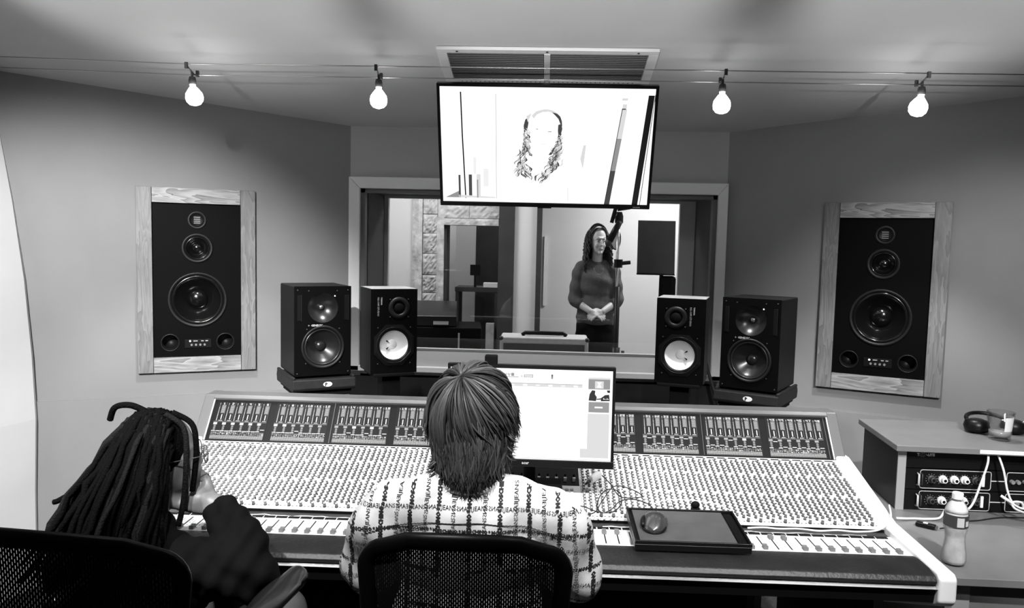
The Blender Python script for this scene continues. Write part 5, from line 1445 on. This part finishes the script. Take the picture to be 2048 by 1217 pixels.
# stand-ins for a reflection in the glass: bright wall, cabinet, desk with things
mb = MB(); mb.bb(-.80,-.62,7.3,7.35,FZ,2.4); struct('wall_reflected', mb, mat('reflected_bright', .85, .8))
mb = MB(); mb.bb(-.62,-.22,7.4,7.8,FZ,2.2); o = tag(mb.build('reflected_cabinet', M_BD), 'tall dark cabinet standing in for a reflection in the window', 'cabinet')
sh = thing('reflected_table', 'dark table with papers standing in for a reflection in the window', 'table', (-.58, 6.95, FZ))
mb = MB(); mb.bb(-.17,.22,-.1,.2,1.10,1.14); mb.build('table_top', M_BD, sh)
for x in (-.15,.2):
    for y in (-.08,.18): mb = MB(); mb.bb(x-.015,x+.015,y-.015,y+.015,0,1.10); mb.build('leg', M_BD, sh)
mb = MB(); mb.bb(-.62,-.53,6.88,6.90,1.365,1.46); mb.bb(-.585,-.565,6.88,6.92,1.261,1.37); tag(mb.build('reflected_screen', M_BLACK), 'small dark screen standing in for a reflection in the window', 'screen')
mb = MB(); mb.bb(-.50,-.375,6.88,6.98,1.261,1.30); tag(mb.build('reflected_papers', M_PAPER), 'white paper stack standing in for a reflection in the window', 'papers')
mb = MB(); mb.bb(-.46,-.39,6.74,6.83,FZ,.95); tag(mb.build('reflected_box', mat('reflected_box', .45, .8, var=.2, vscale=20)), 'pale box standing in for a reflection in the window', 'box')
# dark flight case in front of the chimney
fc = thing('flight_case', 'black flight case with open lid at the left of the booth', 'case', (-.72, 5.75, FZ), (0,0,R(6)))
mb = MB(); mb.bb(-.42,.30,-.2,.25,0,.92); mb.build('case_body', M_BLACKM, fc, bevel=.01)
mb = MB(); mb.prism([(-.19,.925),(.25,.925),(.25,1.08),(-.05,1.05),(-.19,1.0)], -.40, .12); mb.build('case_lid', M_SATIN, fc, bevel=.008)
mb = MB(); mb.bb(-.05,.06,-.21,-.19,.94,.965); mb.build('latch', M_CHROME, fc)
mb = MB(); mb.bb(.13,.142,-.212,-.2,.72,.88); mb.build('case_handle', M_LTGREY, fc)
# cream amplifier
amp = thing('guitar_amp', 'pale guitar amplifier with a dark handle below the window', 'amplifier', (.055, 5.25, FZ))
mb = MB(); mb.bb(-.295,.295,-.13,.13,0,.915); mb.build('amp_cabinet', mat('amp_cream', .55, .7, var=.08, vscale=30), amp, bevel=.012)
mb = MB(); mb.bb(-.27,.27,-.134,-.128,.05,.80); mb.build('grille', M_MIDGREY, amp)
mb = MB(); mb.bb(-.27,.27,-.136,-.128,.825,.875); mb.build('control_strip', M_DKGREY, amp)
mb = MB(); mb.tube([(-.15,-.02,.918),(-.13,-.02,.935),(.13,-.02,.935),(.15,-.02,.918)], .014, 8); mb.build('handle', M_BLACK, amp, smooth=True)
for x in (-.285,.285): 
    mb = MB(); mb.ball((x,-.12,.905),.016); mb.build('corner_cap', M_DKGREY, amp, smooth=True)
# music stand
ms = thing('music_stand', 'black solid music stand desk facing away in the booth', 'music stand', (.80, 5.32, FZ), (0,0,R(-4)))
mb = MB(); mb.prism([(-.012,1.355),(-.004,1.350),(.055,1.712),(.047,1.716)], -.125, .128); dk = mb.build('desk', mat('stand_black', .03, .45, var=.2, vscale=14), ms, bevel=.002)
mb = MB(); mb.bb(-.125,.128,-.03,.045,1.345,1.352); mb.build('ledge', M_BLACKM, dk)
mb = MB(); mb.tube([(.045,.04,1.45),(.045,.06,1.20),(.045,.06,.05)], .014, 8); mb.build('pole', M_DKGREY, ms, smooth=True)
for k in range(3): a = R(90+120*k); mb = MB(); mb.tube([(.045,.06,.18),(.045+.25*math.cos(a),.06+.25*math.sin(a),.012)], .010, 8); mb.build('leg', M_DKGREY, ms, smooth=True)
bag = MB(); bag.plate([(.03,-.02),(.14,-.02),(.14,.06),(.03,.06)], 1.0, 1.34, T(0,0,0)); bag.build('cloth_cover', M_BLACKM, ms, bevel=.02)
# microphone stand, microphone with pop shield
st = thing('microphone_stand', 'tall chrome and black microphone stand beside the standing woman', 'microphone stand', (.575, 5.62, FZ))
mb = MB(); mb.tube([(0,0,.06),(0,0,1.24)], .020, 10); mb.build('outer_tube', M_BLACK, st, smooth=True)
mb = MB(); mb.tube([(-.008,0,1.0),(-.008,0,1.72)], .011, 10); mb.build('inner_tube', M_CHROME, st, smooth=True)
mb = MB(); mb.lathe([(.03,-.03),(.032,.03)], 12, T(0,0,1.41)); mb.tube([(0,-.01,1.41),(.085,-.01,1.42)], .014, 8); mb.build('clutch', M_BLACK, st)
mb = MB(); mb.lathe([(.03,0),(.03,.05),(.02,.08)], 12, T(-.005,0,1.70)); mb.tube([(-.02,0,1.80),(.07,-.01,1.815)], .016, 8); mb.build('swivel', M_BLACK, st)
mb = MB(); mb.tube([(-.012,0,1.74),(-.055,-.02,1.82),(-.02,-.02,1.98),(.01,-.02,2.05)], .006, 8); mb.tube([(-.06,-.03,1.70),(-.005,-.03,1.93),(.02,-.03,2.05)], .014, 8); mb.build('boom', M_BLACK, st, smooth=True)
mb = MB(); mb.tube([(0,0,.50),(.0,0,.80)], .032, 10); mb.build('counterweight', M_BLACK, st, smooth=True)
for k in range(3): a = R(60+120*k); mb = MB(); mb.tube([(0,0,.12),(.30*math.cos(a),.30*math.sin(a),.015)], .014, 8); mb.build('leg', M_BLACK, st, smooth=True)
mic = thing('microphone', 'dark studio microphone slanting towards the woman from the stand', 'microphone', (.535, 5.535, FZ+1.62))
mb = MB(); mb.tube([(.035,0,.09),(.0,0,.02),(-.035,0,-.05)], [.020,.024,.024], 12); mb.build('mic_body', M_BLACK, mic, smooth=True)
mb = MB(); mb.ball((-.042,0,-.062),(.026,.026,.028)); mb.build('grille', M_DKGREY, mic, smooth=True)
pop = thing('pop_filter', 'grey round pop filter behind the microphone', 'pop filter', (.556, 5.68, FZ+1.585), (0,0,R(52)))
mb = MB(); mb.tube([(.062*math.cos(R(a)),0,.075*math.sin(R(a))) for a in range(0,360,15)], .005, 6, closed=True); mb.build('hoop', M_BLACK, pop, smooth=True)
mb = MB(); mb.lathe([(.061,-.001),(.061,.001)], 24, FRONT@Matrix.Diagonal((1,1.21,1,1))); mb.build('gauze', mat('gauze', .16, .9), pop)
mb = MB(); mb.tube(spline([(.625,5.6,FZ+.78),(.64,5.6,FZ+.66),(.70,5.58,FZ+.60),(.80,5.57,FZ+.60),(.90,5.6,FZ+.65)],6), .012, 8); tag(mb.build('microphone_cable', M_CABLEB, smooth=True), 'black cable drooping from the microphone stand to the right', 'cable')
mb = MB(); mb.box((.045+.0, 6.89, 1.35+FZ-.05),(.022,.012,.62)); tag(mb.build('light_strip', M_WHITE), 'narrow white vertical strip on the booth wall', 'strip')

# ---- the woman in the booth
WO = (.44, 5.90, FZ)
wm = thing('person', 'woman with dark curly hair in a grey jumper standing with clasped hands', 'person', WO)
x0, y0 = .44, 5.90
yawf = R(16); ff = Vector((math.sin(yawf), -math.cos(yawf), .02)).normalized(); fs_ = Vector((-ff.y, ff.x, 0)).normalized()
RW = Matrix.Rotation(yawf, 3, 'Z'); WH = Vector((.442,5.885,1.690))
def wp(f, s, z): return WH+ff*f+fs_*s+Vector((0,0,z))
B = Blob()
B.e(WH+Vector((0,.01,.012)),(.070,.088,.100),RW); B.e(wp(.028,0,-.030),(.054,.055,.078),RW); B.e(wp(.088,0,-.018),(.0095,.016,.024),RW); B.e(wp(.098,0,-.032),(.012,.011,.009),RW)
B.e(wp(.070,0,-.090),(.020,.016,.015),RW); B.e(wp(.076,0,-.060),(.022,.010,.010),RW); B.e(wp(.072,0,.018),(.046,.018,.010),RW)
for s_ in (-1,1): B.e(wp(.060,.030*s_,-.035),(.022,.018,.020),RW)
B.c((x0,5.915,1.50),(x0,5.895,1.62),.052,.046)
B.e((x0,5.92,1.36),(.145,.095,.17)); B.e((x0,5.92,1.14),(.135,.095,.15)); B.e((x0,5.92,.98),(.155,.11,.10))
for s_ in (-1, 1):
    B.c((x0+s_*.05,5.92,1.50),(x0+s_*.145,5.92,1.475),.042,.045)
    el = (x0+s_*.195,5.91,1.235); wr = (x0+s_*.055,5.775,1.165)
    B.chain([(x0+s_*.16,5.92,1.46),el,wr],[.042,.036,.024])
    hand(B, wr, (-s_*.85,-.28,-.22), (0,.5,-.55), -s_, .55, sc_=.92)
    B.chain([(x0+s_*.08,5.92,.93),(x0+s_*.085,5.91,.55),(x0+s_*.085,5.93,.20)],[.08,.055,.038]); B.c((x0+s_*.085,5.93,.16),(x0+s_*.10,5.80,.15),.036,.030)
B.build('body', M_SKINL, wm, WO, .0055, 3)
M_JUMP = mat('jumper_grey', .085, .9, var=.15, vscale=30, bump=.3, bscale=90)
B = Blob()
B.e((x0,5.92,1.37),(.165,.112,.165)); B.e((x0,5.92,1.18),(.172,.118,.16)); B.c((x0-.09,5.92,1.09),(x0+.09,5.92,1.09),.088,.088); B.e((x0,5.92,1.10),(.178,.122,.075))
B.e((x0,5.915,1.525),(.062,.058,.035))
for s_ in (-1, 1):
    B.c((x0+s_*.04,5.92,1.515),(x0+s_*.15,5.92,1.475),.045,.058)
    B.chain([(x0+s_*.16,5.92,1.45),(x0+s_*.195,5.91,1.26),(x0+s_*.190,5.895,1.235)],[.060,.058,.056]); B.c((x0+s_*.192,5.90,1.235),(x0+s_*.160,5.868,1.215),.054,.048)
B.build('jumper', M_JUMP, wm, WO, .008, 5, disp=lambda p: .004*math.sin(60*p.z+12*p.x))
B = Blob(); B.c((x0-.08,5.92,1.03),(x0+.08,5.92,1.03),.098,.098); B.c((x0-.09,5.92,.78),(x0+.09,5.92,.78),.115,.115); B.c((x0-.10,5.92,.52),(x0+.10,5.92,.52),.13,.13); B.e((x0,5.92,.9),(.19,.12,.25))
B.build('skirt', M_BLACKM, wm, WO, .012, 4)
for s_ in (-1,1):
    B = Blob(); B.c((x0+s_*.085,5.94,.165),(x0+s_*.10,5.78,.155),.042,.034); B.build('shoe', M_SHOE, wm, WO, .01, 3)
# face details
M_EYE = mat('eye_white', .7, .3); M_DARKB = mat('brow_dark', .02, .6); M_LIP = mat('lips', .22, .4)
for s_ in (-1, 1):
    mb = MB(); mb.ball(wp(.0755,.0285*s_,-.004)-Vector(WO), (.0115,.0060,.0050), None, 0, 12, 8, RW); ey = mb.build('eye', M_EYE, wm, smooth=True)
    mb = MB(); mb.ball(wp(.0795,.0285*s_+.003,-.003)-Vector(WO), (.005,.003,.005), None, 0, 10, 8, RW); mb.build('iris', M_DARKB, ey, smooth=True)
    mb = MB(); mb.tube([wp(.084-.010*abs(q-.3),(.012+.034*q)*s_,.020+.006*math.sin(q*2.2))-Vector(WO) for q in (0,.33,.66,1)], [.0012,.0018,.0016,.0008], 6); mb.build('eyebrow', M_DARKB, wm, smooth=True)
    mb = MB(); mb.tube([wp(.085-.010*abs(q-.4),(.014+.030*q)*s_,.0045+.004*math.sin(q*3.0))-Vector(WO) for q in (0,.5,1)], .0010, 5); mb.build('lash', M_DARKB, ey, smooth=True)
mb = MB(); mb.tube([wp(.0905-.010*abs(q),.021*q,-.0605+.004*q*q)-Vector(WO) for q in (-1,-.5,0,.5,1)], [.002,.005,.0055,.005,.002], 8); mb.build('lips', M_LIP, wm, smooth=True)
# curly hair
hb = MB(); random.seed(44); M_CURL = mat('curl_dark', .014, .5); M_CURL2 = mat('curl_light', .035, .5)
hb.ball(WH-Vector(WO)+Vector((0,.028,.024))-ff*.012, (.080,.088,.100), None, 0, 22, 14, RW)
for k in range(260):
    a = random.uniform(0, 2*math.pi); s_ = math.sin(a); f = math.cos(a)
    if f > .50: a += math.pi; s_, f = math.sin(a), math.cos(a)
    base = wp(f*.074-.012, s_*.078, random.uniform(-.02,.085)); L_ = random.uniform(.14,.27) if f < .3 else random.uniform(.16,.28)
    outv = (ff*f*.5+fs_*s_); pts = []; ph = random.uniform(0,6.28); am = random.uniform(.008,.015)
    for j in range(18):
        t = j/17
        p = base+outv*(.020*math.sin(min(1,t*2.2)*math.pi/2)+.024*t)+Vector((0,.012*t,-L_*t))+fs_*am*math.sin(ph+t*22)+ff*am*math.cos(ph+t*22)
        if s_ > .4: p += Vector((.012*t,-.03*t,0))
        pts.append(p-Vector(WO))
    hb.tube(pts, [.0055]*17+[.002], 5, None, 1 if random.random() < .25 else 0)
for k in range(120):
    s0 = random.uniform(-1,1); st0 = wp(.058+random.uniform(-.1,.0), .028*s0, .105); pts = []
    for j in range(7):
        t = j/6; pts.append((WH+ff*(.058-.05*t-.06*random.random()*.2)+fs_*(.02*s0+math.copysign(.070,s0)*math.sin(t*math.pi/2))+Vector((0,0,.105*math.cos(t*math.pi/2)-.008)))-Vector(WO))
    hb.tube(pts, [.004]*7, 5, None, 1 if random.random() < .3 else 0)
hb.build('hair', [M_CURL, M_CURL2], wm, smooth=True)
mb = MB(); mb.tube([wp(.015+.03*math.sin(R(a)),.045*math.cos(R(a)),-.20-.05*math.sin(R(a)))-Vector(WO)+Vector((0,-.08,0)) for a in range(0,181,20)], .0012, 5); mb.build('necklace', M_CHROME, wm)
wm.scale = (.84,.92,1.0)
hpn = thing('headphones', 'dark headphones worn by the woman in the booth', 'headphones', tuple(WH), (0,0,yawf))
for s_ in (-1, 1):
    mb = MB(); mb.lathe([(.030,-.012),(.036,-.004),(.036,.008),(.026,.016)], 18, T(s_*.092,.005,-.005)@Matrix.Rotation(R(90*s_),4,'Y')); mb.build('ear_cup', M_BLACK, hpn, smooth=True)
mb = MB(); mb.tube([(.098*math.cos(R(a)),.008,.0+.128*math.sin(R(a))) for a in range(0,181,12)], .008, 8); mb.build('headband', M_BLACK, hpn, smooth=True)
hpn.scale = (.86,.92,1.0)
# booth lamps: a ceiling panel above the woman, and one in the left part of the room
def panel(label, c, w_, d_, e):
    t = thing('ceiling_lamp', label, 'lamp', c, (0,0,0), 'booth ceiling lamps')
    mb = MB(); mb.bb(-w_/2-.02,w_/2+.02,-d_/2-.02,d_/2+.02,-.02,0); mb.build('housing', M_WHITE, t)
    mb = MB(); mb.bb(-w_/2,w_/2,-d_/2,d_/2,-.024,-.0205); mb.build('diffuser', emit('panel_glow', 1.0, 3.0), t)
    l = bpy.data.lights.new('panel_light', 'AREA'); l.shape = 'RECTANGLE'; l.size = w_; l.size_y = d_; l.energy = e
    lo = bpy.data.objects.new('panel_light', l); COL.objects.link(lo); lo.parent = t; lo.location = (0,0,-.03)
panel('square ceiling lamp panel above the right side of the booth', (1.25, 6.0, 2.7), .5, .5, BOOTH_W)
panel('square ceiling lamp panel above the left side of the booth', (-.9, 5.6, 2.7), .5, .5, BOOTH_W*.55)
panel('square ceiling lamp panel behind the stone opening', (-.5, 7.35, 2.7), .4, .4, BOOTH_W*.35)
